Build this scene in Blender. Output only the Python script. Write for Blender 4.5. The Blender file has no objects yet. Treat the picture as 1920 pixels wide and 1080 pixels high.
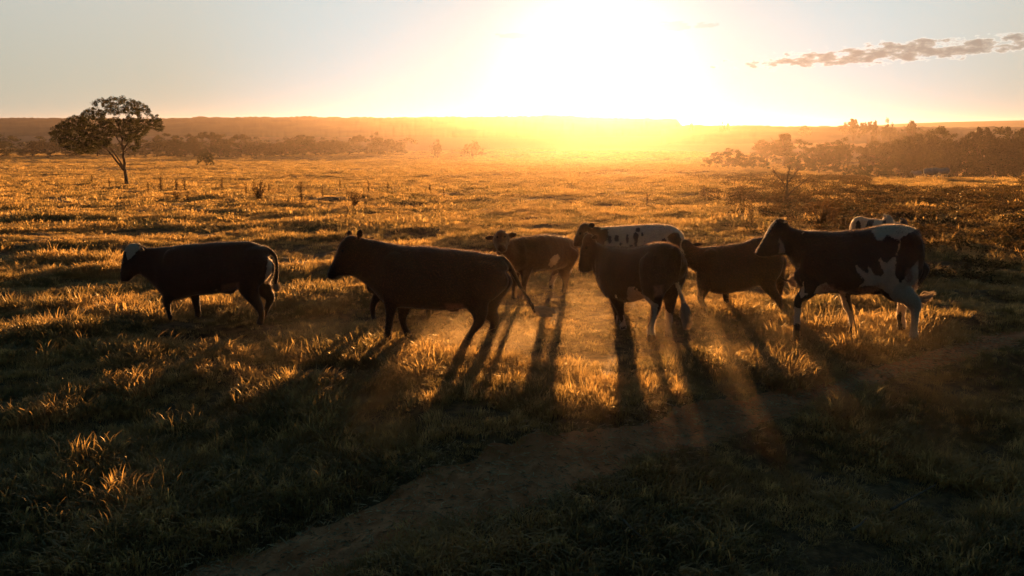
import bpy, math, random
import numpy as np
from mathutils import Vector
R = math.radians
scene = bpy.context.scene
COL = scene.collection
rng = np.random.default_rng(7)
random.seed(7)

# ------------------------------------------------------------------ camera, sky, sun, exposure
H = 2.7
PITCH = R(10.95)
FOC = 1577.0
cam = bpy.data.objects.new('camera', bpy.data.cameras.new('camera'))
COL.objects.link(cam)
cam.data.sensor_width = 36.0
cam.data.lens = 36.0 * FOC / 1920.0
cam.data.clip_start = 0.05
cam.data.clip_end = 8000
cam.location = (0, 0, H)
cam.rotation_euler = (R(90) - PITCH, 0, 0)
scene.camera = cam

SUN_EL, SUN_AZ = 2.2, 5.6          # azimuth clockwise from +Y
sd = Vector((math.sin(R(SUN_AZ)) * math.cos(R(SUN_EL)), math.cos(R(SUN_AZ)) * math.cos(R(SUN_EL)), math.sin(R(SUN_EL))))
sun = bpy.data.objects.new('sun', bpy.data.lights.new('sun', 'SUN'))
COL.objects.link(sun)
sun.data.energy = 5.0
sun.data.angle = R(0.8)
sun.data.color = (1.0, 0.46, 0.145)
sun.rotation_euler = (-sd).to_track_quat('-Z', 'Y').to_euler()
sun.location = (0, 0, 30)

w = bpy.data.worlds.new('World'); scene.world = w; w.use_nodes = True
nt = w.node_tree
for n in list(nt.nodes): nt.nodes.remove(n)
def N(t, **kw):
    n = nt.nodes.new(t)
    for k, v in kw.items(): setattr(n, k, v)
    return n
def L(a, b): nt.links.new(a, b)
def math_(op, a, b=None, clamp=False):
    n = N('ShaderNodeMath', operation=op, use_clamp=clamp)
    for i, q in enumerate((a, b)):
        if q is None: continue
        if isinstance(q, (int, float)): n.inputs[i].default_value = q
        else: L(q, n.inputs[i])
    return n.outputs[0]
def mapr(v, a, b, c=0.0, d=1.0, smooth=True):
    n = N('ShaderNodeMapRange', interpolation_type='SMOOTHSTEP' if smooth else 'LINEAR')
    L(v, n.inputs[0])
    for i, q in enumerate((a, b, c, d)): n.inputs[i + 1].default_value = q
    return n.outputs[0]
def mixc(f, a, b, bt='MIX'):
    n = N('ShaderNodeMix', data_type='RGBA', blend_type=bt)
    if isinstance(f, (int, float)): n.inputs[0].default_value = f
    else: L(f, n.inputs[0])
    for i, q in ((6, a), (7, b)):
        if isinstance(q, tuple): n.inputs[i].default_value = q + (1,)
        else: L(q, n.inputs[i])
    return n.outputs[2]
tc = N('ShaderNodeTexCoord')
sky = N('ShaderNodeTexSky', sky_type='NISHITA', sun_disc=False, sun_elevation=R(SUN_EL), sun_rotation=R(SUN_AZ), air_density=1.0, dust_density=2.0, ozone_density=1.5)
hs = N('ShaderNodeHueSaturation'); hs.inputs['Saturation'].default_value = 0.45
L(sky.outputs[0], hs.inputs['Color'])
dirn = N('ShaderNodeVectorMath', operation='NORMALIZE'); L(tc.outputs['Generated'], dirn.inputs[0])
dt = N('ShaderNodeVectorMath', operation='DOT_PRODUCT'); L(dirn.outputs[0], dt.inputs[0]); dt.inputs[1].default_value = sd
c = dt.outputs['Value']
sep = N('ShaderNodeSeparateXYZ'); L(dirn.outputs[0], sep.inputs[0])
z = sep.outputs['Z']
# broad bright evening sky round the sun, blue-teal sky overhead and behind
front = mapr(c, 0.10, 0.97)
low = mapr(z, 0.16, 0.01)
side = mixc(low, (5.7, 5.9, 5.3), (5.2, 5.2, 4.1))
warm = mixc(mapr(c, 0.88, 0.985), side, (5.4, 6.7, 6.9))
back = mixc(mapr(z, 0.0, 0.6), (0.19, 0.44, 0.58), (0.14, 0.40, 0.60))
over = mixc(mapr(z, 0.17, 0.5), warm, (0.5, 1.25, 1.55))
base = mixc(front, back, over)
skyc = mixc(0.96, hs.outputs[0], base)
# thin evening clouds, laid out by direction (azimuth, height)
az = math_('ARCTAN2', sep.outputs['X'], sep.outputs['Y'])
def cloud(a0, z0, wa, wz, seed, sc, tilt=0.0, thr=(0.32, 0.62)):
    da = math_('SUBTRACT', az, a0)
    dz = math_('SUBTRACT', math_('SUBTRACT', z, z0), math_('MULTIPLY', da, tilt))
    q = math_('ADD', math_('POWER', math_('ABSOLUTE', math_('DIVIDE', da, wa)), 2.0), math_('POWER', math_('ABSOLUTE', math_('DIVIDE', dz, wz)), 2.0))
    cx = N('ShaderNodeCombineXYZ')
    L(math_('MULTIPLY', az, sc), cx.inputs[0]); L(math_('MULTIPLY', z, sc * 2.6), cx.inputs[1]); cx.inputs[2].default_value = seed
    no = N('ShaderNodeTexNoise'); no.inputs['Scale'].default_value = 1.0; no.inputs['Detail'].default_value = 6; no.inputs['Roughness'].default_value = 0.58
    L(cx.outputs[0], no.inputs['Vector'])
    v = math_('SUBTRACT', math_('ADD', math_('MULTIPLY', no.outputs['Fac'], 2.2), -0.33), math_('MULTIPLY', q, 0.42))
    return mapr(v, thr[0] + 0.08, thr[1]), v
m1, v1 = cloud(0.425, 0.0755, 0.175, 0.0105, 3.1, 60, 0.05)
m2, v2 = cloud(0.175, 0.108, 0.05, 0.006, 8.4, 60, 0.0, (0.34, 0.6))
m3, v3 = cloud(0.018, 0.100, 0.045, 0.0035, 5.7, 60, 0.02, (0.34, 0.6))
rim = mapr(v1, 0.34, 0.42)
skyc = mixc(math_('MULTIPLY', rim, 0.35), skyc, (10.5, 10.0, 8.8))
skyc = mixc(math_('MULTIPLY', m1, 0.92), skyc, mixc(mapr(v1, 0.4, 0.95), (5.4, 4.8, 3.9), (3.1, 2.7, 2.2)))
skyc = mixc(math_('MULTIPLY', m2, 0.6), skyc, (5.0, 4.9, 4.8))
skyc = mixc(math_('MULTIPLY', m3, 0.6), skyc, (5.0, 4.9, 4.8))
# aureole of the sun itself
glow = math_('POWER', math_('MAXIMUM', c, 0.0), 330.0)
skyc = mixc(math_('MULTIPLY', glow, 1.0, True), skyc, (22.0, 21.5, 20.0))
bg = N('ShaderNodeBackground'); bg.inputs[1].default_value = 0.05
L(mixc(1.0, skyc, (0.66, 0.65, 0.65), 'MULTIPLY'), bg.inputs[0])
wo = N('ShaderNodeOutputWorld'); L(bg.outputs[0], wo.inputs[0])

scene.view_settings.view_transform = 'Standard'
scene.view_settings.look = 'None'
scene.view_settings.exposure = 1.75
scene.view_settings.gamma = 1.0
scene.render.engine = 'CYCLES'
scene.cycles.use_denoising = True
scene.cycles.max_bounces = 6
scene.cycles.diffuse_bounces = 3
scene.cycles.glossy_bounces = 2
scene.cycles.transmission_bounces = 3
scene.cycles.volume_bounces = 0
scene.cycles.transparent_max_bounces = 8
scene.cycles.sample_clamp_indirect = 4.0
scene.cycles.volume_step_rate = 2.0
scene.cycles.volume_max_steps = 128

# ------------------------------------------------------------------ pixel <-> world
CP, SP = math.cos(PITCH), math.sin(PITCH)
def raydir(u, v):
    yv = (540.0 - v) / FOC
    return np.array([(u - 960.0) / FOC, CP + yv * SP, -SP + yv * CP])
def atY(u, v, Y):
    d = raydir(u, v); t = Y / d[1]
    return np.array([d[0] * t, Y, H + d[2] * t])
def to_px(p):
    p = np.asarray(p, float)
    x, y, zz = p[..., 0], p[..., 1], p[..., 2] - H
    f = y * CP - zz * SP
    up = y * SP + zz * CP
    return 960 + FOC * x / f, 540 - FOC * up / f

# ------------------------------------------------------------------ noise (numpy)
def _h(ix, iy, s):
    n = (ix.astype(np.int64) * 374761393 + iy.astype(np.int64) * 668265263 + s * 1274126177) & 0xffffffff
    n = ((n ^ (n >> 13)) * 1274126177) & 0xffffffff
    return ((n ^ (n >> 16)) & 0xffff) / 65535.0
def vn(x, y, s=0):
    x = np.asarray(x, float); y = np.asarray(y, float)
    ix, iy = np.floor(x), np.floor(y)
    fx, fy = x - ix, y - iy
    fx = fx * fx * (3 - 2 * fx); fy = fy * fy * (3 - 2 * fy)
    a, b, c_, d = _h(ix, iy, s), _h(ix + 1, iy, s), _h(ix, iy + 1, s), _h(ix + 1, iy + 1, s)
    return (a * (1 - fx) + b * fx) * (1 - fy) + (c_ * (1 - fx) + d * fx) * fy
def fbm(x, y, s=0, o=3):
    r = 0; a = 0.5; t = 0
    for i in range(o):
        r = r + a * vn(x * 2 ** i, y * 2 ** i, s + i * 17); t += a; a *= 0.5
    return r / t
def sstep(a, b, x):
    t = np.clip((np.asarray(x, float) - a) / (b - a), 0, 1)
    return t * t * (3 - 2 * t)

# ------------------------------------------------------------------ terrain
PATH_PX = [(-600, 1500), (200, 1200), (560, 1055), (760, 962), (1000, 892), (1200, 842), (1400, 786), (1600, 722), (1771, 670), (1900, 638), (2200, 590)]
_pp = []
for (u_, v_), z_ in zip(PATH_PX, (.55, .45, .33, .15, .08, .09, .09, .08, .08, .08, .08)):
    d_ = raydir(u_, v_); t_ = (H + z_) / -d_[2]
    _pp.append((d_[0] * t_, d_[1] * t_))
_pp = np.array(_pp)
def path_y(x): return np.interp(x, _pp[:, 0], _pp[:, 1])
def path_half(x): return 0.24 + 0.24 * np.exp(-((np.asarray(x) + 0.8) / 1.9) ** 2)
PY = [-60, 14, 20, 40, 68, 120, 200, 350, 600, 760, 3000]
PZ = [0, 0, -0.08, -0.75, -1.9, -4.0, -6.3, -9.2, -9.5, -7.0, -7.0]
SHX = [-30, -8, -3, -1.6, -0.9, -0.7, 0.2, 1.2, 2.3, 5.1, 8, 30]
SHY = [10.6, 9.9, 9.3, 8.9, 7.8, 7.1, 6.95, 7.3, 8.2, 10.0, 11.3, 14]
def base_z(x, y):
    zz = np.interp(y, PY, PZ)
    # smooth the kinks a bit
    for k in (3.0, 8.0):
        zz = 0.5 * zz + 0.25 * (np.interp(y + k * sstep(14, 60, y), PY, PZ) + np.interp(y - k * sstep(14, 60, y), PY, PZ))
    q = np.interp(x, SHX, SHY) - y         # the pasture rolls off towards the viewer past this shoulder
    q = np.where(q < -0.5, 0, np.where(q < 0.5, (q + 0.5) ** 2 / 2, q))
    zz = zz - 4.5 * sstep(0.2, 0.5, x / np.maximum(y, 1.0)) * sstep(60, 230, y)
    return zz - 0.078 * np.minimum(q, 9)
def ground_z(x, y):
    x = np.asarray(x, float); y = np.asarray(y, float)
    zz = base_z(x, y)
    far = np.clip(y / 30.0, 0, 1)
    q = np.abs(y - path_y(x)) / path_half(x)
    onp = sstep(1.6, 0.7, q)
    rough = (fbm(x * 0.40, y * 0.7, 3, 3) - 0.5) * 0.34 + (fbm(x * 1.9, y * 2.3, 11, 2) - 0.5) * 0.10
    shade = sstep(0.0, 0.9, np.interp(x, SHX, SHY) - y) * sstep(-3.5, -1.5, x)
    calm = sstep(-1.6, -0.6, x) * sstep(3.4, 2.2, x) * sstep(6.5, 7.2, y) * sstep(17, 14, y)
    zz = zz + rough * (1 - 0.75 * onp) * (1 - 0.6 * shade) * (1 - 0.72 * calm) - 0.035 * onp
    q2 = np.interp(x, SHX, SHY) - y        # grassy bank tilted to the light, falling to the track
    zz = zz + 0.09 * sstep(-2.6, -0.25, q2) * sstep(0.45, 0.0, q2) * sstep(-1.25, -0.7, x) * sstep(3.1, 2.3, x)
    zz = zz - 0.10 * sstep(0.1, 1.1, path_y(x) - y) * sstep(-1.0, 0.2, x)
    zz = zz + (fbm(x * 0.035, y * 0.05, 21, 3) - 0.5) * 1.1 * sstep(25, 90, y) + (fbm(x * 0.008, y * 0.012, 31, 2) - 0.5) * 3.0 * sstep(110, 300, y)
    return zz

def mesh_from(name, co, faces, mat=None, smooth=True, link=True):
    me = bpy.data.meshes.new(name)
    co = np.asarray(co, np.float32)
    me.vertices.add(len(co)); me.vertices.foreach_set('co', co.ravel())
    faces = [np.asarray(f, np.int32) for f in (faces if isinstance(faces, list) else [faces]) if len(f)]
    tot = sum(f.size for f in faces); nf = sum(len(f) for f in faces)
    me.loops.add(tot); me.polygons.add(nf)
    me.loops.foreach_set('vertex_index', np.concatenate([f.ravel() for f in faces]))
    sizes = np.concatenate([np.full(len(f), f.shape[1]) for f in faces])
    starts = np.concatenate([[0], np.cumsum(sizes)[:-1]]).astype(np.int32)
    me.polygons.foreach_set('loop_start', starts)
    me.polygons.foreach_set('use_smooth', np.full(nf, smooth))
    me.update(calc_edges=True)
    if mat: me.materials.append(mat)
    if not link: return me
    o = bpy.data.objects.new(name, me); COL.objects.link(o)
    return o
def grid_faces(nx, ny):
    i = np.arange(nx * ny).reshape(ny, nx)
    return np.stack([i[:-1, :-1], i[:-1, 1:], i[1:, 1:], i[1:, :-1]], -1).reshape(-1, 4)
def tag(o, label=None, cat=None, group=None, kind=None):
    for k, v in (('label', label), ('category', cat), ('group', group), ('kind', kind)):
        if v: o[k] = v
    return o

# ------------------------------------------------------------------ materials
def new_mat(name):
    global nt
    m = bpy.data.materials.new(name); m.use_nodes = True
    nt = m.node_tree
    for n in list(nt.nodes): nt.nodes.remove(n)
    return m
def out(sh, disp=None):
    o = N('ShaderNodeOutputMaterial'); L(sh, o.inputs[0])
def noise(scale, detail=3, vec=None, rough=0.55):
    n = N('ShaderNodeTexNoise'); n.inputs['Scale'].default_value = scale; n.inputs['Detail'].default_value = detail; n.inputs['Roughness'].default_value = rough
    if vec is not None: L(vec, n.inputs['Vector'])
    return n.outputs['Fac']
def geo_pos():
    return N('ShaderNodeNewGeometry').outputs['Position']
def leafy(name, ca, cb, trans, gloss=0.25, scale=0.6, cc=None):
    m = new_mat(name)
    p = geo_pos()
    col = mixc(mapr(noise(scale, 3, p), 0.35, 0.65), ca, cb)
    if cc:
        oi = N('ShaderNodeNewGeometry')
        col = mixc(mapr(noise(6.0, 2, p), 0.5, 0.68), col, cc)
    d = N('ShaderNodeBsdfDiffuse'); L(col, d.inputs[0])
    t = N('ShaderNodeBsdfTranslucent'); L(mixc(1.0, col, (1.25, 1.15, 0.75), 'MULTIPLY'), t.inputs[0])
    mx = N('ShaderNodeMixShader'); mx.inputs[0].default_value = trans; L(d.outputs[0], mx.inputs[1]); L(t.outputs[0], mx.inputs[2])
    g = N('ShaderNodeBsdfGlossy'); g.inputs['Roughness'].default_value = 0.45; g.inputs[0].default_value = (0.42, 0.38, 0.26, 1)
    fr = N('ShaderNodeFresnel'); fr.inputs[0].default_value = 1.4
    m2 = N('ShaderNodeMixShader'); L(math_('MULTIPLY', fr.outputs[0], gloss), m2.inputs[0]); L(mx.outputs[0], m2.inputs[1]); L(g.outputs[0], m2.inputs[2])
    out(m2.outputs[0])
    return m
M = {}
M['grass'] = leafy('grass_blades', (0.135, 0.12, 0.07), (0.42, 0.30, 0.16), 0.65, 0.2, 0.7, (0.62, 0.47, 0.26))
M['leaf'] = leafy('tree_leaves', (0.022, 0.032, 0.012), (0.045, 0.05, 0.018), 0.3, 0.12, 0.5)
M['scrub'] = leafy('scrub_leaves', (0.035, 0.035, 0.018), (0.09, 0.06, 0.03), 0.35, 0.15, 1.2, (0.16, 0.10, 0.045))
M['dryleaf'] = leafy('dry_leaves', (0.07, 0.045, 0.022), (0.13, 0.08, 0.04), 0.35, 0.1, 2.0)
def rough_mat(name, ca, cb, scale, bump=0.3, bscale=20, rough=0.9):
    m = new_mat(name); p = geo_pos()
    b = N('ShaderNodeBsdfPrincipled'); L(mixc(mapr(noise(scale, 5, p), 0.35, 0.68), ca, cb), b.inputs['Base Color'])
    b.inputs['Roughness'].default_value = rough; b.inputs['Specular IOR Level'].default_value = 0.2
    bp = N('ShaderNodeBump'); bp.inputs['Strength'].default_value = bump; bp.inputs['Distance'].default_value = 0.05
    L(noise(bscale, 5, p), bp.inputs['Height']); L(bp.outputs[0], b.inputs['Normal'])
    out(b.outputs[0]); return m
M['straw'] = rough_mat('straw', (0.20, 0.12, 0.06), (0.62, 0.46, 0.26), 14, 0.2, 30)
M['bark'] = rough_mat('bark', (0.06, 0.045, 0.03), (0.11, 0.085, 0.06), 3, 0.6, 14)
M['soil'] = rough_mat('pasture_soil', (0.09, 0.06, 0.03), (0.24, 0.15, 0.07), 9, 1.0, 45)
M['earth'] = rough_mat('track_earth', (0.48, 0.19, 0.08), (0.66, 0.31, 0.15), 4.5, 0.8, 40)
M['hill'] = rough_mat('wooded_hill', (0.05, 0.05, 0.02), (0.10, 0.085, 0.035), 0.03, 0.5, 0.4)
M['field'] = rough_mat('far_field', (0.20, 0.15, 0.06), (0.28, 0.2, 0.08), 0.01, 0.2, 0.4)
M['wood'] = rough_mat('weathered_wood', (0.10, 0.08, 0.06), (0.18, 0.15, 0.11), 5, 0.3, 20)
def coat_mat(name, dark, light, hoof=(0.05, 0.04, 0.035), pink=(0.30, 0.17, 0.13), sheen=0.9):
    m = new_mat(name)
    obc = N('ShaderNodeTexCoord').outputs['Object']
    a = N('ShaderNodeAttribute', attribute_name='white').outputs['Fac']
    n1 = noise(22, 4, obc); n0 = noise(3.0, 3, obc)
    aw = mapr(math_('ADD', a, math_('MULTIPLY', math_('SUBTRACT', n1, 0.5), 0.07)), -0.004, 0.004)
    dk = mixc(mapr(n0, 0.35, 0.7), dark, tuple(min(1, q * 1.7) for q in dark))
    lt = mixc(mapr(noise(7, 4, obc), 0.4, 0.75), light, tuple(q * 0.78 for q in light))
    col = mixc(aw, dk, lt)
    col = mixc(N('ShaderNodeAttribute', attribute_name='pink').outputs['Fac'], col, pink)
    col = mixc(N('ShaderNodeAttribute', attribute_name='hoof').outputs['Fac'], col, hoof)
    b = N('ShaderNodeBsdfPrincipled'); L(col, b.inputs['Base Color'])
    b.inputs['Roughness'].default_value = 0.62; b.inputs['Specular IOR Level'].default_value = 0.25
    b.inputs['Sheen Weight'].default_value = sheen; b.inputs['Sheen Roughness'].default_value = 0.35
    b.inputs['Sheen Tint'].default_value = (0.7, 0.7, 0.7, 1)
    bp = N('ShaderNodeBump'); bp.inputs['Strength'].default_value = 0.25; bp.inputs['Distance'].default_value = 0.01
    st = N('ShaderNodeMapping'); st.inputs['Scale'].default_value = (1, 1, 0.3); L(obc, st.inputs[0])
    L(noise(120, 2, st.outputs[0]), bp.inputs['Height']); L(bp.outputs[0], b.inputs['Normal'])
    out(b.outputs[0]); return m
def hair_mat(name, col, trans=0.65):
    m = new_mat(name)
    a = N('ShaderNodeAttribute', attribute_name='white').outputs['Fac']
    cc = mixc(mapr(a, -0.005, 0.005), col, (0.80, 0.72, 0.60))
    d = N('ShaderNodeBsdfDiffuse'); L(cc, d.inputs[0])
    t = N('ShaderNodeBsdfTranslucent'); L(cc, t.inputs[0])
    g = N('ShaderNodeBsdfGlossy'); g.inputs['Roughness'].default_value = 0.4; g.inputs[0].default_value = (0.35, 0.3, 0.25, 1)
    mx = N('ShaderNodeMixShader'); mx.inputs[0].default_value = trans; L(d.outputs[0], mx.inputs[1]); L(t.outputs[0], mx.inputs[2])
    m2 = N('ShaderNodeMixShader'); m2.inputs[0].default_value = 0.12; L(mx.outputs[0], m2.inputs[1]); L(g.outputs[0], m2.inputs[2])
    out(m2.outputs[0]); return m
M['eye'] = new_mat('eye'); _b = N('ShaderNodeBsdfPrincipled'); _b.inputs['Base Color'].default_value = (0.01, 0.008, 0.006, 1); _b.inputs['Roughness'].default_value = 0.08; out(_b.outputs[0])

# ------------------------------------------------------------------ ground
def axis(a, b, fine0, fine1, d, growth=1.06, dmax=40):
    pts = list(np.arange(fine0, fine1, d)); s = d; p = pts[-1]
    while p < b: s = min(s * growth, dmax); p += s; pts.append(p)
    s = d; p = fine0; lo = []
    while p > a: s = min(s * growth, dmax); p -= s; lo.append(p)
    return np.array(lo[::-1] + pts)
xs = axis(-2600, 2600, -9, 9, 0.09, 1.05)
ys = axis(-300, 1000, 3.0, 19.0, 0.09, 1.022, 5)
X, Y = np.meshgrid(xs, ys)
Z = ground_z(X, Y)
ground = mesh_from('ground', np.stack([X, Y, Z], -1).reshape(-1, 3), grid_faces(len(xs), len(ys)), M['soil'])
tag(ground, kind='structure')
# worn cattle track
px = np.arange(-6.0, 9.5, 0.025); pj = np.linspace(-1, 1, 41)
PX, PJ = np.meshgrid(px, pj)
hw = path_half(PX) * (1.0 + 0.6 * (vn(PX * 1.6, np.sign(PJ) * 5, 5) - 0.5) + 0.35 * (vn(PX * 6, np.sign(PJ) * 9, 8) - 0.5)) * 1.1
PYY = path_y(PX) + PJ * hw
edge = np.abs(PJ) ** 6
PZZ = ground_z(PX, PYY) + 0.026 * (1 - edge) - 0.02 * edge + 0.024 * (fbm(PX * 5, PYY * 7, 77, 3) - 0.5) - 0.013 * sstep(0.66, 0.8, vn(PX * 8.5, PYY * 8.5, 41)) + 0.03 * sstep(0.84, 0.93, vn(PX * 17, PYY * 17, 43))
path = mesh_from('path', np.stack([PX, PYY, PZZ], -1).reshape(-1, 3), grid_faces(len(px), len(pj)), M['earth'])
tag(path, kind='structure')

# hills on the horizon
def angle_z(v, Yd):                     # height whose horizon line shows at picture row v at distance Yd
    return atY(960, v, Yd)[2]
def ridge(name, u_v, Yd, zb, depth, mat, rough, seed, du=0.7):
    us = np.arange(u_v[0][0], u_v[-1][0], du)
    vs = np.interp(us, [a for a, b in u_v], [b for a, b in u_v])
    xs_ = np.array([atY(u, 235, Yd)[0] for u in us])
    top = np.array([angle_z(v, Yd) for v in vs])
    rows = []
    fr = [(-1.0, 0.0), (-0.8, 0.22), (-0.6, 0.42), (-0.45, 0.58), (-0.3, 0.74), (-0.18, 0.86), (-0.08, 0.95), (0.0, 1.0), (0.5, 1.0), (1.0, 0.9)]
    for k, (a, b) in enumerate(fr):
        bump = (fbm(xs_ * 0.08, np.full_like(xs_, k * 3.3), seed, 3) - 0.45) * rough * (0.5 if k == 0 else 1) + (vn(xs_ * 0.35, np.full_like(xs_, k * 9.1), seed + 5)) * rough * 0.5
        rows.append(np.stack([xs_ * (1 + a * depth / Yd), np.full_like(xs_, Yd + a * depth), zb + (top - zb) * b + bump], -1))
    co = np.concatenate(rows)
    return tag(mesh_from(name, co, grid_faces(len(us), len(fr)), mat), kind='structure')
ridge('wooded_hill', [(-500, 222), (100, 222), (300, 224), (370, 221), (560, 220), (720, 222), (930, 219), (1040, 218), (1150, 222), (1268, 225), (1276, 234), (1320, 262)], 900, -9, 170, M['hill'], 2.2, 40)
ridge('low_hill', [(1240, 244), (1290, 236), (1440, 238), (1600, 238), (1720, 240), (2500, 238)], 650, -9, 120, M['hill'], 1.6, 50)
ridge('far_field_hill', [(1600, 238), (1690, 232), (1771, 229), (1900, 226), (2600, 222)], 1300, -9, 200, M['field'], 0.3, 60)

def on_ground(u, v):
    """world point where the ray through picture pixel (u, v) of the traced photograph meets the ground"""
    d = raydir(u, v); t = 3.0
    while t < 900:
        p = d * t
        if H + p[2] < float(ground_z(p[0], p[1])): break
        t *= 1.004
    return np.array([d[0] * t, d[1] * t, float(ground_z(d[0] * t, d[1] * t))])

# ------------------------------------------------------------------ grass: tufts scattered by geometry nodes
def blade_tuft(n, rad, h, wid, seed, lean=0.6, straw=0.0):
    r = np.random.default_rng(seed)
    a = r.random(n) * 6.283; rr = rad * np.sqrt(r.random(n))
    bx, by = rr * np.cos(a), rr * np.sin(a)
    hh = h * (0.45 + 0.75 * r.random(n)) * (1 - 0.35 * (rr / rad))
    la = a + r.normal(0, 0.9, n); ln = hh * lean * (0.2 + 1.1 * r.random(n))
    ww = wid * (0.6 + 0.8 * r.random(n))
    fa = la + 1.57 + r.normal(0, 0.5, n)
    px_, py_ = np.cos(fa) * ww / 2, np.sin(fa) * ww / 2
    co = []; 
    for (t, wf) in ((0, 0.7), (0.4, 1.0), (0.75, 0.75), (1.0, 0.0)):
        cx = bx + np.cos(la) * ln * t ** 2; cy = by + np.sin(la) * ln * t ** 2
        cz = hh * (t - 0.28 * lean * t ** 3) - 0.02 * (t == 0)
        if wf > 0:
            co.append(np.stack([cx - px_ * wf, cy - py_ * wf, cz], -1)); co.append(np.stack([cx + px_ * wf, cy + py_ * wf, cz], -1))
        else: co.append(np.stack([cx, cy, cz], -1))
    co = np.stack(co, 1)                        # n,7,3
    k = np.arange(n)[:, None] * 7
    q = np.concatenate([k + np.array([0, 1, 3, 2]), k + np.array([2, 3, 5, 4])]); t3 = k + np.array([4, 5, 6])
    return co.reshape(-1, 3), q, t3
variants = [blade_tuft(60, 0.17, 0.10, 0.009, 1, 1.1), blade_tuft(48, 0.14, 0.14, 0.008, 2, 0.9), blade_tuft(70, 0.22, 0.07, 0.009, 3, 1.5),
            blade_tuft(22, 0.10, 0.20, 0.005, 4, 0.6), blade_tuft(60, 0.19, 0.12, 0.011, 5, 1.3),
            blade_tuft(170, 0.60, 0.13, 0.020, 6, 1.0), blade_tuft(160, 0.65, 0.16, 0.022, 7, 0.9), blade_tuft(150, 0.55, 0.10, 0.022, 8, 1.3)]
NEARV, FARV = 5, 3
pts = []                                       # x, y, z, rot, sx, sz, idx
def scatter(y0, y1, dens, near=True, sc=(0.8, 1.3), xm=0.66, xpad=1.0):
    A = 0; out_ = []
    ymid = np.linspace(y0, y1, 60)
    for a, b in zip(ymid[:-1], ymid[1:]):
        wx = xm * b + xpad
        n = int(dens * (b - a) * 2 * wx)
        x = rng.uniform(-wx, wx, n); y = rng.uniform(a, b, n)
        out_.append(np.stack([x, y], -1))
    p = np.concatenate(out_); x, y = p[:, 0], p[:, 1]
    q = np.abs(y - path_y(x)) / path_half(x)
    keep = (q > 0.60 + 0.7 * (vn(x * 2.6, y * 2.6, 91) - 0.5) - 0.3 * sstep(2.5, 5, x)) | (rng.random(len(x)) < 0.06 * (vn(x * 3, y * 3, 14) > .5))
    clump = fbm(x * 0.9, y * 1.1, 55, 3)
    keep &= (rng.random(len(x)) < (0.42 + 1.2 * sstep(0.3, 0.6, clump))) | (q < 2.2)
    x, y, clump, q = x[keep], y[keep], clump[keep], q[keep]
    n = len(x); zz = ground_z(x, y)
    s = rng.uniform(*sc, n) * (0.55 + 0.75 * sstep(0.35, 0.72, clump)) * (0.60 + 0.40 * sstep(0.8, 2.0, q) if near else 1)
    sz = s * rng.uniform(0.7, 1.25, n) * (0.55 + 0.6 * vn(x * 0.35, y * 0.35, 66)) * (1.15 if near else 0.9)
    calm = sstep(-1.6, -0.6, x) * sstep(3.4, 2.2, x) * sstep(9.2, 9.9, y) * sstep(17, 14, y)
    bank = sstep(-1.3, -0.6, x) * sstep(1.6, 0.9, x) * sstep(6.7, 7.0, y) * sstep(8.7, 8.0, y)
    sz = sz * (1 - 0.35 * calm) * (1 + 0.55 * bank)
    idx = rng.choice(NEARV, n, p=[.3, .22, .22, .06, .2]) if near else rng.integers(NEARV, NEARV + FARV, n)
    pts.append(np.stack([x, y, zz, rng.random(n) * 6.283, s, sz, idx], -1))
scatter(3.6, 9, 125, sc=(0.7, 1.2)); scatter(9, 16, 95); scatter(16, 30, 30, sc=(0.9, 1.6))
scatter(22, 48, 5.0, near=False, sc=(0.8, 1.3)); scatter(48, 100, 2.4, near=False, sc=(1.0, 1.6)); scatter(100, 230, 0.7, near=False, sc=(1.3, 2.3)); scatter(230, 400, 0.16, near=False, sc=(2.2, 3.6))
P_ = np.concatenate(pts)
nP = len(P_)
co = [P_[:, :3]]; var = [np.full(nP, -1)]; quads = []; tris = []; off = nP
for i, (c_, q_, t_) in enumerate(variants):
    co.append(c_); var.append(np.full(len(c_), i)); quads.append(q_ + off); tris.append(t_ + off); off += len(c_)
grass = mesh_from('grass', np.concatenate(co), [np.concatenate(quads), np.concatenate(tris)], M['grass'])
gm = grass.data
def attr(me, name, typ, data):
    a = me.attributes.new(name, typ, 'POINT')
    a.data.foreach_set('vector' if typ == 'FLOAT_VECTOR' else 'value', np.ascontiguousarray(data).ravel())
nv = len(gm.vertices)
def pad(a): b = np.zeros((nv,) + a.shape[1:], np.float32); b[:nP] = a; return b
attr(gm, 'var', 'INT', np.concatenate(var).astype(np.int32))
attr(gm, 'pick', 'INT', pad(P_[:, 6]).astype(np.int32))
tilt = rng.normal(0, 0.12, (nP, 2))
attr(gm, 'rot', 'FLOAT_VECTOR', pad(np.stack([tilt[:, 0], tilt[:, 1], P_[:, 3]], -1)).astype(np.float32))
attr(gm, 'scl', 'FLOAT_VECTOR', pad(np.stack([P_[:, 4], P_[:, 4], P_[:, 5]], -1)).astype(np.float32))
ng = bpy.data.node_groups.new('scatter_tufts', 'GeometryNodeTree')
ng.interface.new_socket('Geometry', in_out='INPUT', socket_type='NodeSocketGeometry')
ng.interface.new_socket('Geometry', in_out='OUTPUT', socket_type='NodeSocketGeometry')
nt = ng
gi = N('NodeGroupInput'); go = N('NodeGroupOutput')
def named(nm, typ):
    n = N('GeometryNodeInputNamedAttribute', data_type=typ); n.inputs['Name'].default_value = nm
    return n.outputs['Attribute']
def is_var(k):
    n = N('FunctionNodeCompare', data_type='INT', operation='EQUAL'); L(named('var', 'INT'), n.inputs[2]); n.inputs[3].default_value = k
    s_ = N('GeometryNodeSeparateGeometry', domain='POINT'); L(gi.outputs[0], s_.inputs[0]); L(n.outputs[0], s_.inputs[1])
    return s_.outputs[0]
g2i = N('GeometryNodeGeometryToInstance')
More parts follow.
